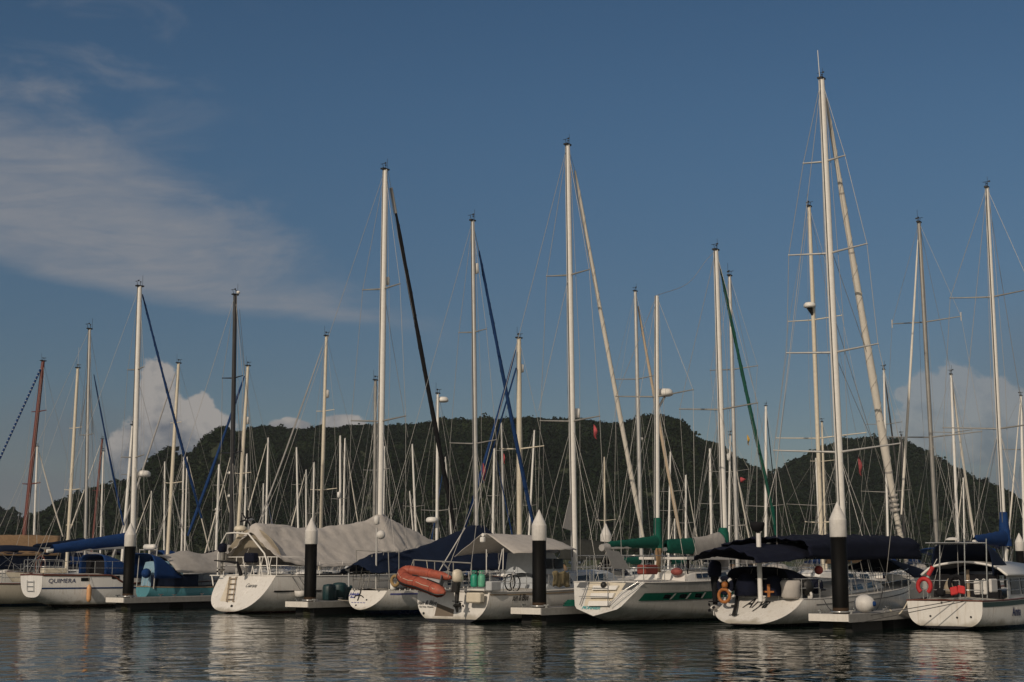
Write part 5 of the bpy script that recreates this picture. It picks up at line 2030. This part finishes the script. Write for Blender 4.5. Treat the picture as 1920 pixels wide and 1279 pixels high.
for i, (y, z) in enumerate(R_):
    ze = float(np.interp(y, [e[0] for e in E_], [e[1] for e in E_]))
    w = 1.75
    rows.append([(-w, y, ze), (-w * .97, y, z - .22), (-w * .5, y, z - .04), (0, y, z), (w * .5, y, z - .04), (w * .97, y, z - .22), (w, y, ze)])
frame_cover(A7, rows, 'boat_cover', 'deep navy deck awning with hanging side behind the nearest tall pile', 'boat cover', NAVY, 10, 5, .09, 7.0, .02, 1.7, False, .05)
yb = R_[-1][0]
rows = []
for f in (0, .35, .7, 1):
    y = yb - .3 + 3.6 * f
    rows.append([(w, y, z) for w, z in ((-1.5 + .5 * f, 1.95 - .15 * f), (-.9, 2.15 - .3 * f), (0, 2.5 - .45 * f), (.9, 2.05 - .3 * f), (1.62 - .4 * f, 1.62 + .1 * f))])
frame_cover(A7, rows, 'boat_cover', 'low navy foredeck cover dipping toward the red lifebuoy boat', 'boat cover', NAVY, 4, 4, .05, 3.0)
A7.boom(1440, 1022, 1580, 1012, .09, WHITE_P)
y1, y2 = A7.loc(A7.lat(1462, 1060, .9))[1], A7.loc(A7.lat(1530, 1060, .9))[1]
dodger(A7, y1, y2, 1.25, 1.2, .85, NAVY)
m = MB().ball(A7.lat(1535, 1069, 1.3), .16, 10, 8)
solo(m, 'buoy', 'red and white small buoy hung under the navy awning', 'buoy', M('faded_red_plastic', (.48, .10, .08), .6, var=.35, scale=4))
m = MB()
for px in (1585, 1600, 1618, 1632):
    m.tube([A7.lat(px - 6, 1048, 1.68), A7.lat(px + 8, 1110, 1.75)], .012, 5)
m.build('awning_tie', WIRE, A7.root)

# ---- boat at the right edge, name beginning Anna
A8 = Boat('sailboat', 'white pilothouse sailboat lettered Anna with red lifebuoys, cut by the right edge', org(1770, 48.0), L=12.0, Bm=3.4, Bt=2.55, fs=.92, fb=1.5, sag=.02, zt=.03, rho=-.05, n=3.4, group=FRONT_G, hull=H_WHITE, ang=-1)
A8.rub(BROWN, .028)
A8.band(-.17, -.02, .0, .95, .012, 1, rel=True, name='sheer_stripe', mat=M('dark_green_paint', (.015, .040, .036), .4))
A8.side_text('Anna', 1899, 1155, .42, INKB, .0, .010, .75)
for p in ((1766, 1130), (1745, 1155), (1795, 1158), (1821, 1157)):
    x0, z0 = A8.tr_xz(*p)
    MB().lathe(A8.tpt(x0, z0, 0), [(.035, 0), (.035, .02), (.01, .02)], 10, -A8.h).build('drain', BLACK, A8.root)
A8.mast(1850, 352, 1882, 990, 10, WHITE_P, [(557, 46), (804, 60)], deckz=1.3)
A8.stays(A8.lat(1960, 1040), r=.010)
A8.boom(1826, 1016, 1884, 1014, .07, WHITE_P, ROYAL, .15, .30, coll=1.05, up=.06)
# pilothouse with rounded roof
y0, y1 = 2.2, 6.6
m = MB()
rows = []
for y, k in ((y0, 0), (y1 - 1.0, 0), (y1, .25)):
    w = 1.38
    rows.append([A8.W(-w, y, .95), A8.W(-w * .97, y, 1.75 - k), A8.W(-w * .75, y, 1.98 - k), A8.W(-w * .4, y, 2.10 - k), A8.W(0, y, 2.15 - k), A8.W(w * .4, y, 2.10 - k), A8.W(w * .75, y, 1.98 - k), A8.W(w * .97, y, 1.75 - k), A8.W(w, y, .95)])
ph = m.grid(rows, False, True).build('pilothouse', GREYW, A8.root)
m = MB()
rows = []
for y in (y0 - .35, y0 - .3, y1 - .7):
    w = 1.5
    rows.append([A8.W(-w, y, 1.76), A8.W(-w * .75, y, 2.03), A8.W(-w * .4, y, 2.16), A8.W(0, y, 2.21), A8.W(w * .4, y, 2.16), A8.W(w * .75, y, 2.03), A8.W(w, y, 1.76)])
cloth(rows, 1, 4, .0).build('roof', WHITE_P, ph, .07)
for y in (y0 + .35, y0 + 1.45, y0 + 2.55):
    MB().plate([A8.W(1.385, y, 1.12), A8.W(1.385, y + .9, 1.12), A8.W(1.36, y + .9, 1.66), A8.W(1.36, y, 1.66)], .012).build('window', GLASS, ph)
MB().plate([A8.W(-1.2, y0 - .01, 1.0), A8.W(1.2, y0 - .01, 1.0), A8.W(1.1, y0 - .01, 1.80), A8.W(-1.1, y0 - .01, 1.80)], .012).build('doorway', BLACKC, ph)
MB().box(A8.W(.05, y0 - .04, 1.45), A8.s * .05, A8.h * .02, UP * .5).build('door_post', TEAK, ph)
A8.pushpit(.68, STEEL, .96, .16)
A8.rail(.16, .9, hgt=.62, posts=6)
y1 = A8.loc(A8.lat(1846, 1055, .8))[1]
dodger(A8, y1, y1 + 2.2, 1.05, 1.75, 1.15, NAVYT)
MB().tube([A8.lat(1857, 1064, .3), A8.lat(1858, 1030, .3)], [.20, .17], 8).build('rolled_curtain', ROYAL, A8.root)
lifebuoy(A8.cross(1733, 1099, -.10), A8.s, UP, .215, .075, RED, 'red horseshoe lifebuoy at the left end of the stern rail', True)
lifebuoy(A8.cross(1793, 1095, -.10), A8.s, UP, .225, .07, BLACKC, 'black horseshoe lifebuoy in the middle of the stern rail', True)
m = MB()
c = A8.cross(1796, 1108, -.16)
m.box(c - A8.s * .13, A8.s * .12 + UP * .03, A8.h * .05, UP * .13 - A8.s * .02, .03)
m.box(c + A8.s * .12 + UP * .04, A8.s * .12 - UP * .02, A8.h * .05, UP * .13, .03)
solo(m, 'life_jacket', 'bright red life jacket tied under the black lifebuoy', 'life jacket', M('bright_red_fabric', (.55, .03, .03), .7))
a, b_ = A8.cross(1738, 1083, -.05), A8.cross(1757, 1048, .1)
db = thing('danbuoy', 'red danbuoy pole leaning above the red lifebuoy', 'danbuoy', a)
MB().tube([a, b_], .012, 6).build('pole', PCAP, db)
MB().tube([a.lerp(b_, .12), a.lerp(b_, .58)], .075, 10).build('sleeve', RED, db)
for px, lab in ((1833, 'white plastic jerrycan on the stern deck, left of a pair'), (1846, 'white plastic jerrycan on the stern deck, right of a pair')):
    c = A8.cross(px, 1116, .25)
    o = thing('jerrycan', lab, 'jerrycan', c, 'jerrycans on the stern')
    MB().box(c + UP * .24, A8.s * .10, A8.h * .07, UP * .22, .03).build('body', PCAP, o)
    MB().tube([c + UP * .50 - A8.s * .05, c + UP * .52, c + UP * .50 + A8.s * .05], .018, 6).build('handle', PCAP, o)
m = MB()
for px in (1810, 1851):
    m.tube([A8.cross(px, 1122, .3), A8.cross(px - 2, 1010, .3)], .022, 6)
m.tube([A8.cross(1808, 1092, .3), A8.cross(1850, 1094, .3)], .022, 6)
m.tube([A8.cross(1735, 1018, .3), A8.cross(1850, 1018, .3)], .025, 6)
for px in (1762,):
    m.tube([A8.cross(px, 1122, .3), A8.cross(px, 1018, .3)], .022, 6)
m.build('stern_gantry', STEEL, A8.root)
MB().box(A8.cross(1783, 1020, .5), A8.s * .45, A8.h * .30, UP * .025).build('solar_panel', GLASS, A8.root)
MB().ball(A8.cross(1786, 1013, .4), (.24, .24, .10), 12, 6, None, 0).build('radar_dome', PCAP, A8.root)
solo(MB().lathe(A8.cross(1764, 1118, -.02), [(.10, 0), (.16, .05), (.16, .18), (.08, .26), (.02, .27)], 12), 'deck_bundle', 'black bundle on the stern between the two lifebuoys', 'bundle', BLACKC)
solo(MB().lathe(A8.cross(1778, 1079, .9) - UP * .6, [(.20, 0), (.17, .2), (.08, .42), (.02, .5)], 12), 'canvas_cone', 'tan canvas cone standing on the pilothouse behind the black lifebuoy', 'canvas cover', M('tan_cloth', (.30, .25, .18), .9))
solo(MB().box(A8.cross(1862, 1098, .7), A8.s * .05, A8.h * .3, UP * .22, .03), 'life_ring_case', 'white case beside the pilothouse door at the right', 'box', PCAP)
rope([A8.tpt(.75, .94, .06), FPT[3] + HV * .2 + SV * .62 + UP * .30], 'dark mooring line slanting down across the Anna transom', .014, WIRE_D, .0)
rope([A8.tpt(.35, .94, .06), FPT[3] + HV * .9 + SV * .62 + UP * .50], 'pale mooring line running from the Anna transom to the finger', .014, WIRE_D, .0)
fa, fb_ = FPT[3] + HV * 3.0 + SV * .35 + UP * .62, A8.sheer(.02, -1, .03)
rope([fa, fa.lerp(fb_, .35) - UP * .30, fa.lerp(fb_, .7) - UP * .22, fb_], 'pale slack rope drooping from the finger to the Anna boat', .026, ROPE)
c = FPT[3] + HV * 1.1 + SV * .32 + UP * .56
f_ = thing('fender', 'big round white fender lying on the finger beside the nearest pile', 'fender', c)
MB().ball(c + UP * .30, (.34, .34, .29), 16, 10).build('body', PCAP, f_)
MB().lathe(c + UP * .30 + SV * .30, [(.10, 0), (.07, .08), (.02, .1)], 8, SV).build('eye', ROYAL, f_)
# clutter on the finger beside the dinghy boat
for k, (off, sd, mt, lab, r_) in enumerate(((1.6, .3, GREEN, 'green rope heap on the finger behind the pile by the dinghy boat', .30), (2.3, .38, ORNG2, 'orange rope heap on the finger by the dinghy boat', .22), (3.1, .36, ROYAL, 'blue rope heap on the finger next to the green banded ketch', .28))):
    c = FPT[2] + HV * off + SV * sd + UP * .58
    m = MB()
    for i in range(5):
        m.ring(c + UP * (.03 + .045 * i) + HV * .03 * math.sin(i * 2), HV, SV, r_ * (1 - .12 * i), .028, n=18, k=6)
    solo(m, 'rope_heap', lab, 'rope coil', mt)
# mooring lines of the first row
rope([A3.sheer(.10, 1, .03), P(600, 1128, 63.5)], 'dark line from the tented yacht down to its finger', .014, WIRE_D, .15)
rope([A5.sheer(.22, 1, .03), FPT[2] + HV * .7 - SV * .5 + UP * .62], 'pale line from the dinghy yacht down to its finger', .014, ROPE, .1)
rope([A2.sheer(.35, 1, .03), FPT[0] + HV * 6 + UP * .62], 'pale line from the turquoise boat to its finger', .014, ROPE, .15)
rope([FPT[1] + HV * 1.2 + SV * .5 + UP * .62, FPT[1] + HV * 2.2 + SV * 1.0 + UP * .85, A4.sheer(.04, -1, .02)], 'pale slack line from the middle finger to the blue waterline yacht', .018, ROPE, .25)
rope([A7.sheer(.13, 1, .0), FPT[3] - SV * .4 + HV * .4 + UP * .62], 'dark line from the navy awning yacht to the nearest finger', .014, WIRE_D, .12)
rope([A7.sheer(.5, 1, .05), FPT[3] + HV * 1.7 + SV * .2 + UP * .7], 'thick dark line from the navy awning yacht over the white fender', .02, WIRE_D, .35)
# ------------------------------------------------------------------ the boats behind
BG_G = 'sailboats moored in the rows behind'
ROWS = [(21, -1), (49, 1), (65, -1), (93, 1), (109, -1), (138, 1), (154, -1), (182, 1)]
used = {i: [] for i in range(len(ROWS))}


def berth(px, py, ytop, want, hmax):
    best = None
    for i, (off, dr) in enumerate(ROWS):
        if want and dr != want:
            continue
        q, k = row_point(px, off, py)
        H = HCAM + slope_z(px, ytop) * q.y
        if H < 8.5:
            continue
        pen = 0
        for kk in used[i]:
            if abs(kk - k) < 3.7:
                pen += (3.7 - abs(kk - k)) * 6
        pen += abs(H - hmax) * .8 + i * .15
        if H > 21:
            pen += 30
        if best is None or pen < best[0]:
            best = (pen, i, q, k, H)
    used[best[1]].append(best[3])
    return ROWS[best[1]][1] > 0, best[2], best[4]


COVERS = [ROYAL, NAVYT, GREYC2, TAN, GREEN, NAVY, GREYC, BLUEJ]
HULLS = [H_WHITE, H_WHITE, H_BLUEB, H_CREAM, H_NAVY, H_WHITE, H_BROWNB, H_GREY]
# top x, top y, base x, base y, width, colour, bow side (1 right, -1 left, 0 either), likely height, spreaders (y, half width), jib (colour, base x, base y, width), extras, label
T = [
 (81, 677, 45, 1008, 9, REDM, -1, 16, [(772, 23), (908, 28)], (None, 0, 0, 0), 'tan', 'sailboat with the big rust red raked mast and a tan cover on its boom'),
 (70, 837, 64, 1005, 4.5, WHITE_P, 1, 13, [(905, 14)], (SAIL, 118, 1006, 3), '', 'sailboat with short white mast just right of the big red mast'),
 (146, 690, 128, 1008, 7, CREAM, 0, 15, [(803, 18), (919, 24), (985, 10)], None, 'whip', 'sailboat with cream mast and three spreaders, right of the big red mast'),
 (192, 823, 175, 1005, 5, REDM, -1, 14, [(920, 18)], None, '', 'sailboat with the thinner, shorter dark red mast'),
 (194, 846, 189, 1005, 3.6, WHITE_P, 1, 13, [(908, 8), (988, 10)], None, '', 'sailboat with thin white mast touching the shorter red mast'),
 (249, 797, 234, 988, 6.5, WHITE_P, -1, 13, [(890, 25)], None, '', 'sailboat with white mast standing close on the left of the QUIMERA mast'),
 (284, 920, 281, 1003, 3, WHITE_P, 0, 12, [(993, 11)], None, 'dome', 'low white mast boat between the QUIMERA mast and the tan mast'),
 (309, 865, 308, 1010, 3.6, WHITE_P, 0, 13, [], None, '', 'sailboat with bare white mast just left of the tan mast'),
 (335, 681, 316, 1010, 7.5, CREAM, 0, 16, [(793, 14), (906, 24)], None, 'green', 'sailboat with tan mast and dark green cover, right of the QUIMERA mast'),
 (345, 850, 341, 1012, 4, WHITE_P, 0, 13, [(918, 13), (989, 15)], None, '', 'sailboat with white mast, left of two close beside the blue stays'),
 (351, 856, 347, 1012, 3.4, WHITE_P, 0, 13, [(925, 9)], None, '', 'sailboat with white mast, right of two close beside the blue stays'),
 (411, 870, 406, 1012, 5.5, WHITE_P, 1, 13, [(910, 12), (957, 12)], (SAIL, 442, 1010, 2), 'pod', 'sailboat with pale mast left of the black mast, small pods halfway up'),
 (465, 686, 447, 990, 7.5, CREAM, -1, 15.5, [(888, 20)], (BLUEJ, 352, 1005, 6), 'refl', 'sailboat with cream mast right of the black mast and long blue jib leaning left'),
 (437, 838, 437, 992, 4.2, WHITE_P, 0, 13, [(927, 16)], None, 'radar2', 'sailboat with two radar domes on a white mast behind the black mast'),
 (463, 850, 459, 975, 4, WHITE_P, 0, 13, [(915, 10)], None, '', 'sailboat with short white mast directly right of the cream mast'),
 (503, 820, 499, 978, 4.2, WHITE_P, 0, 13, [(930, 9)], None, '', 'sailboat with pale mast rising over the left end of the grey tent'),
 (494, 906, 493, 980, 3, WHITE_P, 0, 12, [], None, '', 'lowest mast boat over the left peak of the grey tent'),
 (556, 838, 559, 985, 4.2, WHITE_P, 0, 13, [(909, 12)], None, '', 'sailboat with pale mast left of the middle pile cap'),
 (574, 880, 574, 985, 3.2, WHITE_P, 0, 12, [], None, '', 'sailboat with thin mast just left of the middle pile tip'),
 (589, 866, 587, 985, 4, WHITE_P, 0, 12.5, [(963, 14)], None, '', 'sailboat with white mast directly above the middle pile'),
 (612, 630, 602, 980, 7, CREAM, -1, 16, [(771, 20), (919, 30)], (SAILG, 484, 985, 3), 'refl', 'sailboat with cream mast above the grey tent, white canister below its top'),
 (638, 816, 638, 980, 4.6, WHITE_P, 0, 13, [(936, 18)], None, 'refl', 'sailboat with white mast, left of the close pair above the grey tent'),
 (647, 821, 644, 980, 3.8, WHITE_P, 0, 13, [], (SAIL, 672, 985, 2), '', 'sailboat with white mast, right of the close pair above the grey tent'),
 (704, 713, 702, 970, 7, ALU_D, 0, 15, [(882, 28)], None, '', 'sailboat with dull grey mast half hidden by the tent yacht mast'),
 (721, 836, 719, 972, 4, WHITE_P, 0, 13, [], None, '', 'sailboat with pale mast tight on the right of the tent yacht mast'),
 (773, 832, 780, 1000, 4.4, WHITE_P, 0, 13, [(950, 22)], None, '', 'sailboat with leaning pale mast right of the tent peak'),
 (768, 920, 775, 1000, 3, WHITE_P, 0, 12, [], None, '', 'low thin white mast boat at the right slope of the grey tent'),
 (821, 738, 819, 1008, 6, WHITE_P, 0, 14, [(958, 36)], None, 'radarpole', 'sailboat with white mast carrying radar domes beside the black furled jib'),
 (835, 856, 846, 1000, 3, WHITE_P, 0, 12.5, [], None, '', 'thin leaning white mast boat tucked behind the black furled jib'),
 (927, 840, 924, 1003, 5, WHITE_P, 1, 13, [(930, 12)], None, '', 'sailboat with white mast over the grey cockpit awning'),
 (940, 792, 945, 1003, 4.6, ALU, 0, 14, [(845, 12)], None, 'post', 'sailboat with grey mast between the white mast and the tan mast'),
 (973, 634, 974, 1005, 11, CREAM, -1, 16, [(842, 41)], (BLUEJ, 868, 1003, 6), 'refl2', 'sailboat with thick tan mast left of the tall pile and blue jib leaning left'),
 (1002, 806, 992, 1003, 4.2, WHITE_P, 1, 13, [(948, 12)], None, '', 'sailboat with bright thin mast behind the blue jib at the tall pile'),
 (1133, 856, 1134, 990, 3.6, CREAM, 0, 13, [(976, 17)], None, '', 'sailboat with thin cream mast above the far pile cap'),
 (1191, 546, 1202, 1008, 8, ALU, 1, 16.5, [(711, 36)], (M('cream_sailcloth', (.55, .44, .32), .8), 1278, 1018, 6.5), 'horn', 'sailboat with grey mast and cream furled jib left of the mizzen mast'),
 (1257, 846, 1254, 1003, 4, WHITE_P, 0, 13, [(922, 24), (958, 20)], None, '', 'sailboat with pale mast behind the cream furled jib'),
 (1286, 890, 1286, 1010, 4.4, WHITE_P, 0, 12.5, [(981, 14)], None, '', 'sailboat with short white mast right of the cream furled jib'),
 (1265, 972, 1265, 1012, 3, WHITE_P, 0, 10, [], None, '', 'lowest white mast boat under the cream furled jib'),
 (1331, 840, 1334, 1012, 5.5, WHITE_P, 0, 13, [(945, 19)], None, '', 'sailboat with white mast left of the green collared mast'),
 (1369, 816, 1367, 1003, 4.4, WHITE_P, 0, 13, [(885, 30)], None, 'refl', 'sailboat with white mast just right of the green collared mast'),
 (1368, 517, 1381, 1005, 8, ALU, 0, 17, [(693, 35), (986, 14)], None, '', 'sailboat with tall grey mast crossed by the green furled jib'),
 (1436, 761, 1436, 1012, 6, WHITE_P, 1, 14, [(950, 27)], (BLACKC, 1462, 1010, 2), '', 'sailboat with white mast standing behind the foot of the green jib'),
 (1517, 387, 1540, 1000, 9, CREAM, -1, 19, [(600, 36), (822, 60), (980, 22)], None, 'radarL', 'sailboat with tall cream mast and radar left of the tallest mast'),
 (1530, 858, 1536, 985, 5, WHITE_P, 0, 13, [(948, 40)], None, 'blue', 'sailboat with white mast and blue cover left of the nearest pile'),
 (1541, 791, 1547, 985, 4.6, CREAM, 0, 13.5, [(865, 18)], None, '', 'sailboat with cream mast touching the left of the tallest mast'),
 (1657, 693, 1665, 1020, 5, WHITE_P, 0, 15, [(796, 22), (923, 30)], (WIRE_D, 1698, 1005, 4), 'blue', 'sailboat with white mast and blue boom cover right of the wide white jib'),
 (1723, 417, 1757, 1032, 9, ALU_D, -1, 18, [(604, 41), (820, 56)], (SAIL, 1690, 965, 5), 'tips', 'sailboat with tall dark grey mast and narrow white jib leaning left'),
 (1783, 702, 1796, 1012, 6, WHITE_P, 1, 14.5, [(811, 22)], (SAIL, 1827, 1012, 5), '', 'sailboat with white mast and white furled jib left of the blue covered boom'),
 (1806, 895, 1808, 1015, 3.4, WHITE_P, 0, 12, [], None, '', 'sailboat with thin low mast between the white jib and the blue boom'),
 (1914, 742, 1921, 1020, 6, WHITE_P, 0, 14, [(843, 30)], None, '', 'sailboat whose white mast stands on the right edge of the view'),
 (1690, 816, 1694, 1012, 3.2, BLACKM, 0, 13, [], None, '', 'sailboat with thin black mast right of the striped jib'),
 (1040, 1, 1040, 1, 0, None, 0, 0, [], None, 'skip', ''),
]
rb = random.Random(5)
for (xt, yt, xb, yb, w, mt, want, hm, sprs, jib_, ex, lab) in T:
    if ex == 'skip':
        continue
    plus, q, H = berth(xb, yb, yt, want, hm)
    L_ = max(8.5, min(14, H * .70)) * rb.uniform(.94, 1.06)
    ym = L_ * .56
    h = HV if plus else -HV
    O = q - h * ym
    hull = rb.choice(HULLS)
    bt = Boat('sailboat', lab, (O.x, O.y), rev=not plus, L=L_, Bm=min(3.6, L_ * .30), Bt=L_ * .21, fs=1.05 + .02 * L_, fb=1.25 + .035 * L_, zt=.1, rho=rb.uniform(-.3, .6), n=2.4, group=BG_G, hull=hull, res=(12, 6))
    bt.cabin(.28, .70, .64, .5, .45, WHITE_P, True)
    bt.rub(rb.choice([BROWN, PCAP, GREYD]), .03)
    bt.mast(xt, yt, xb, yb, w, mt, sprs, deckz=1.35, n=7)
    fore = None
    if jib_ and jib_[0] is not None:
        f_ = .04 if jib_[0] is not SAIL else .03
        a, b_, _ = bt.jib(xt + (jib_[1] - xt) * .06, yt + (jib_[2] - yt) * .06, jib_[1], jib_[2], jib_[3], jib_[0], wt=.65)
        fore = b_
    elif jib_:
        pass
    else:
        fore = bt.W(0, L_ * .985, 1.6)
        if rb.random() < .45:
            a_ = bt.mt.lerp(fore, .05)
            cov = rb.choice([SAIL, SAIL, SAILG, BLUEJ, SAIL])
            MB().tube([a_, bt.mt.lerp(fore, .5) - UP * .1, bt.mt.lerp(fore, .96)], [.035, .065, .075], 6).build('furled_jib', cov, bt.root)
    bt.stays(fore, r=.0085 if q.y < 110 else .011, halyards=1 if q.y > 100 else 2)
    cov = {'tan': TAN, 'green': M('dark_green_canvas', (.008, .045, .030), .9), 'blue': ROYAL}.get(ex) or rb.choice(COVERS)
    y0 = max(.3, ym - L_ * .40)
    a, b_ = bt.W(0, y0, 2.25), bt.W(0, ym - .05, 2.35)
    MB().tube([a, b_], .06, 6).build('boom', ALU, bt.root)
    rows = []
    for i in range(9):
        f = i / 8
        c = a.lerp(b_, .03 + .94 * f) + UP * .12
        qq = (.12 + .14 * f) * (.5 if i == 0 else 1)
        rows.append([c + bt.s * qq * .65 * math.sin(2 * math.pi * k / 8) + UP * qq * 1.15 * math.cos(2 * math.pi * k / 8) for k in range(9)])
    MB().grid(rows).build('sail_cover', cov, bt.root)
    r_ = rb.random()
    if r_ < .55:
        dodger(bt, L_ * .24, L_ * .34, bt.Bm * .32, 1.25, .95, rb.choice([NAVYT, ROYAL, GREYC2, NAVY, TAN]))
    if r_ > .35:
        bimini(bt, L_ * .05, L_ * .21, bt.Bm * .32, 3.05, rb.choice([NAVYT, ROYAL, GREYC, NAVY, GREYC2]))
    bt.pushpit(.7, STEEL, .93, .10)
    bt.rail(.1, .92, hgt=.62, posts=6)
    ax = lambda y: bt.lat(xb + (xt - xb) * (y - yb) / (yt - yb), y)
    if ex == 'refl':
        yq = {612: 738, 638: 928, 465: 788, 1369: 857}.get(xt, yt + 60)
        c = ax(yq) - bt.h * (bt.mr + .08)
        MB().lathe(c - UP * .28, [(.02, 0), (.15, .05), (.15, .5), (.02, .56)], 10).build('radar_reflector', WHITE_P, bt.root)
    elif ex == 'refl2':
        c = ax(690) - bt.h * (bt.mr + .1)
        MB().lathe(c - UP * .25, [(.02, 0), (.13, .05), (.13, .46), (.02, .5)], 10).build('radar_reflector', WHITE_P, bt.root)
        MB().tube([bt.lat(968, 690), bt.lat(905, 905)], .05, 6).build('furled_staysail', BLUEJ, bt.root)
    elif ex == 'radar2':
        for yq in (887, 930):
            c = ax(yq) + bt.h * .4
            radome(bt, c, .36)
    elif ex == 'radarL':
        c = ax(574) - bt.h * .0
        c = c + bt.h * (.35 if bt.h.x < 0 else -.35)
        radome(bt, c, .30)
        MB().tube([c - UP * .12, c - UP * .45 + bt.h * (-.25 if bt.h.x < 0 else .25)], [.16, .05], 8).build('radar_bracket', BLACK, bt.root)
    elif ex == 'radarpole':
        for yq, sg in ((748, .45), (975, -.45)):
            c = ax(yq) + bt.h * sg * (1 if bt.h.x > 0 else -1)
            radome(bt, c, .36)
            MB().tube([ax(yq) - UP * .1, c - UP * .12], .04, 6).build('radar_bracket', ALU, bt.root)
    elif ex == 'dome':
        radome(bt, bt.W(0, .5, 3.4), .26)
        MB().tube([bt.W(0, .5, 1.2), bt.W(0, .5, 3.3)], .04, 6).build('pole', ALU, bt.root)
    elif ex == 'pod':
        for yq in (955, 963):
            MB().ball(ax(yq) - bt.s * .2, .14, 8, 6).build('mast_pod', PCAP, bt.root)
    elif ex == 'whip':
        MB().tube([bt.mt, bt.mt + UP * 1.6], .012, 5).build('whip_antenna', ALU, bt.root)
    elif ex == 'horn':
        c = ax(823) + bt.h * .35
        MB().lathe(c - UP * .1, [(.1, 0), (.16, .08), (.16, .2), (.02, .24)], 8).build('loudhailer', WHITE_P, bt.root)
    elif ex == 'blue' and xt == 1657:
        c = bt.lat(1664, 1020)
        MB().tube([c, bt.lat(1664, 1038), bt.lat(1662, 1050)], [.24, .20, .34], 10).build('mast_boot', ROYAL, bt.root)
        rows = [[bt.lat(px, py, x) for px, py, x in ((1645, 1052, 0), (1652, 1040, .2), (1664, 1034, 0), (1674, 1046, .2), (1690, 1058, 0))], [bt.lat(px, py, x) for px, py, x in ((1640, 1066, .5), (1652, 1062, .7), (1664, 1060, .7), (1674, 1064, .7), (1694, 1068, .5))]]
        cloth(rows, 5, 4, .12, 2.5).build('sail_heap', ROYAL, bt.root, .02)
    elif ex == 'tips':
        for tip in bt.tips[0]:
            MB().tube([tip - UP * .2, tip + UP * .2], .03, 6).build('spreader_tip', ALU, bt.root)
    elif ex == 'tan':
        # striped furled jib, bow to the left
        a_, b_ = bt.lat(76, 692), bt.lat(-30, 925)
        n = 34
        j = MB().tube([a_, b_], .075, 8).build('furled_jib', M('pale_blue_sail_tie', (.28, .32, .38), .8), bt.root)
        m = MB()
        for i in range(n):
            c = a_.lerp(b_, (i + .5) / n)
            d_ = (b_ - a_).normalized() * ((b_ - a_).length / n * .30)
            m.tube([c - d_ + UP * .02, c + d_ - UP * .02], .085, 8)
        m.build('sail_cover_stripe', ROYAL, bt.root)
        rows = []
        for px in (-60, -10, 40, 80, 113):
            rows.append([bt.lat(px, 1042, 1.3), bt.lat(px, 1022, .9), bt.lat(px, 1003 + .02 * abs(px - 40), 0), bt.lat(px, 1022, -.9), bt.lat(px, 1042, -1.3)])
        solo(cloth(rows, 4, 4, .06, 1.5), 'boat_cover', 'tan canvas cover left of the blue QUIMERA sail cover', 'boat cover', TAN, None, .02)
        rows = []
        for px in (-60, 0, 60, 120, 165):
            rows.append([bt.lat(px, 1068, -1.2), bt.lat(px, 1050, -1.25), bt.lat(px, 1036, -1.2)])
        solo(cloth(rows, 4, 4, .05, 1.5), 'boat_cover', 'royal blue side cloth hanging below the tan cover', 'boat cover', NAVYT, None, .02)

# dark shade cloth behind the mast of the dinghy yacht
m = cloth([[P(px, y, 70 + dz) for y, dz in ((1010 + abs(px - 1085) * .12, 0), (1030, -.5), (1050, -.8))] for px in (1050, 1085, 1110, 1146)], 4, 4, .05, 1.2)
solo(m, 'shade_cloth', 'dark grey shade cloth hung behind the white mast beside the tall pile', 'shade cloth', MESHC, None, .02)
# small flags at the spreaders
FL2 = M('faded_red_flag', (0.26, 0.05, 0.055), .8, var=.4, scale=5)
FL = M('red_and_pale_flag', (.42, .07, .08), .8, var=.5, scale=3)
flag(P(905, 868, 66), .40, .75, FL2, 'red flag on the blue jib above the navy awning', None, .3)
flag(P(1113, 796, 64), .50, .55, FL, 'pale red courtesy flag under the spreader of the dinghy yacht', None, .6)
flag(P(1609, 856, 56), .42, .62, FL2, 'red ensign hanging right of the tallest mast', None, .7)
flag(P(1401, 815, 62), .28, .40, YELLOW, 'small yellow flag left of the green furled jib', None, .5)
flag(P(1388, 895, 75), .7, .26, FL, 'red and white flag blown sideways right of the grey mast', None, .1)
flag(P(944, 850, 88), .3, .55, FL, 'faded pink flag beside the thick tan mast', None, .6)
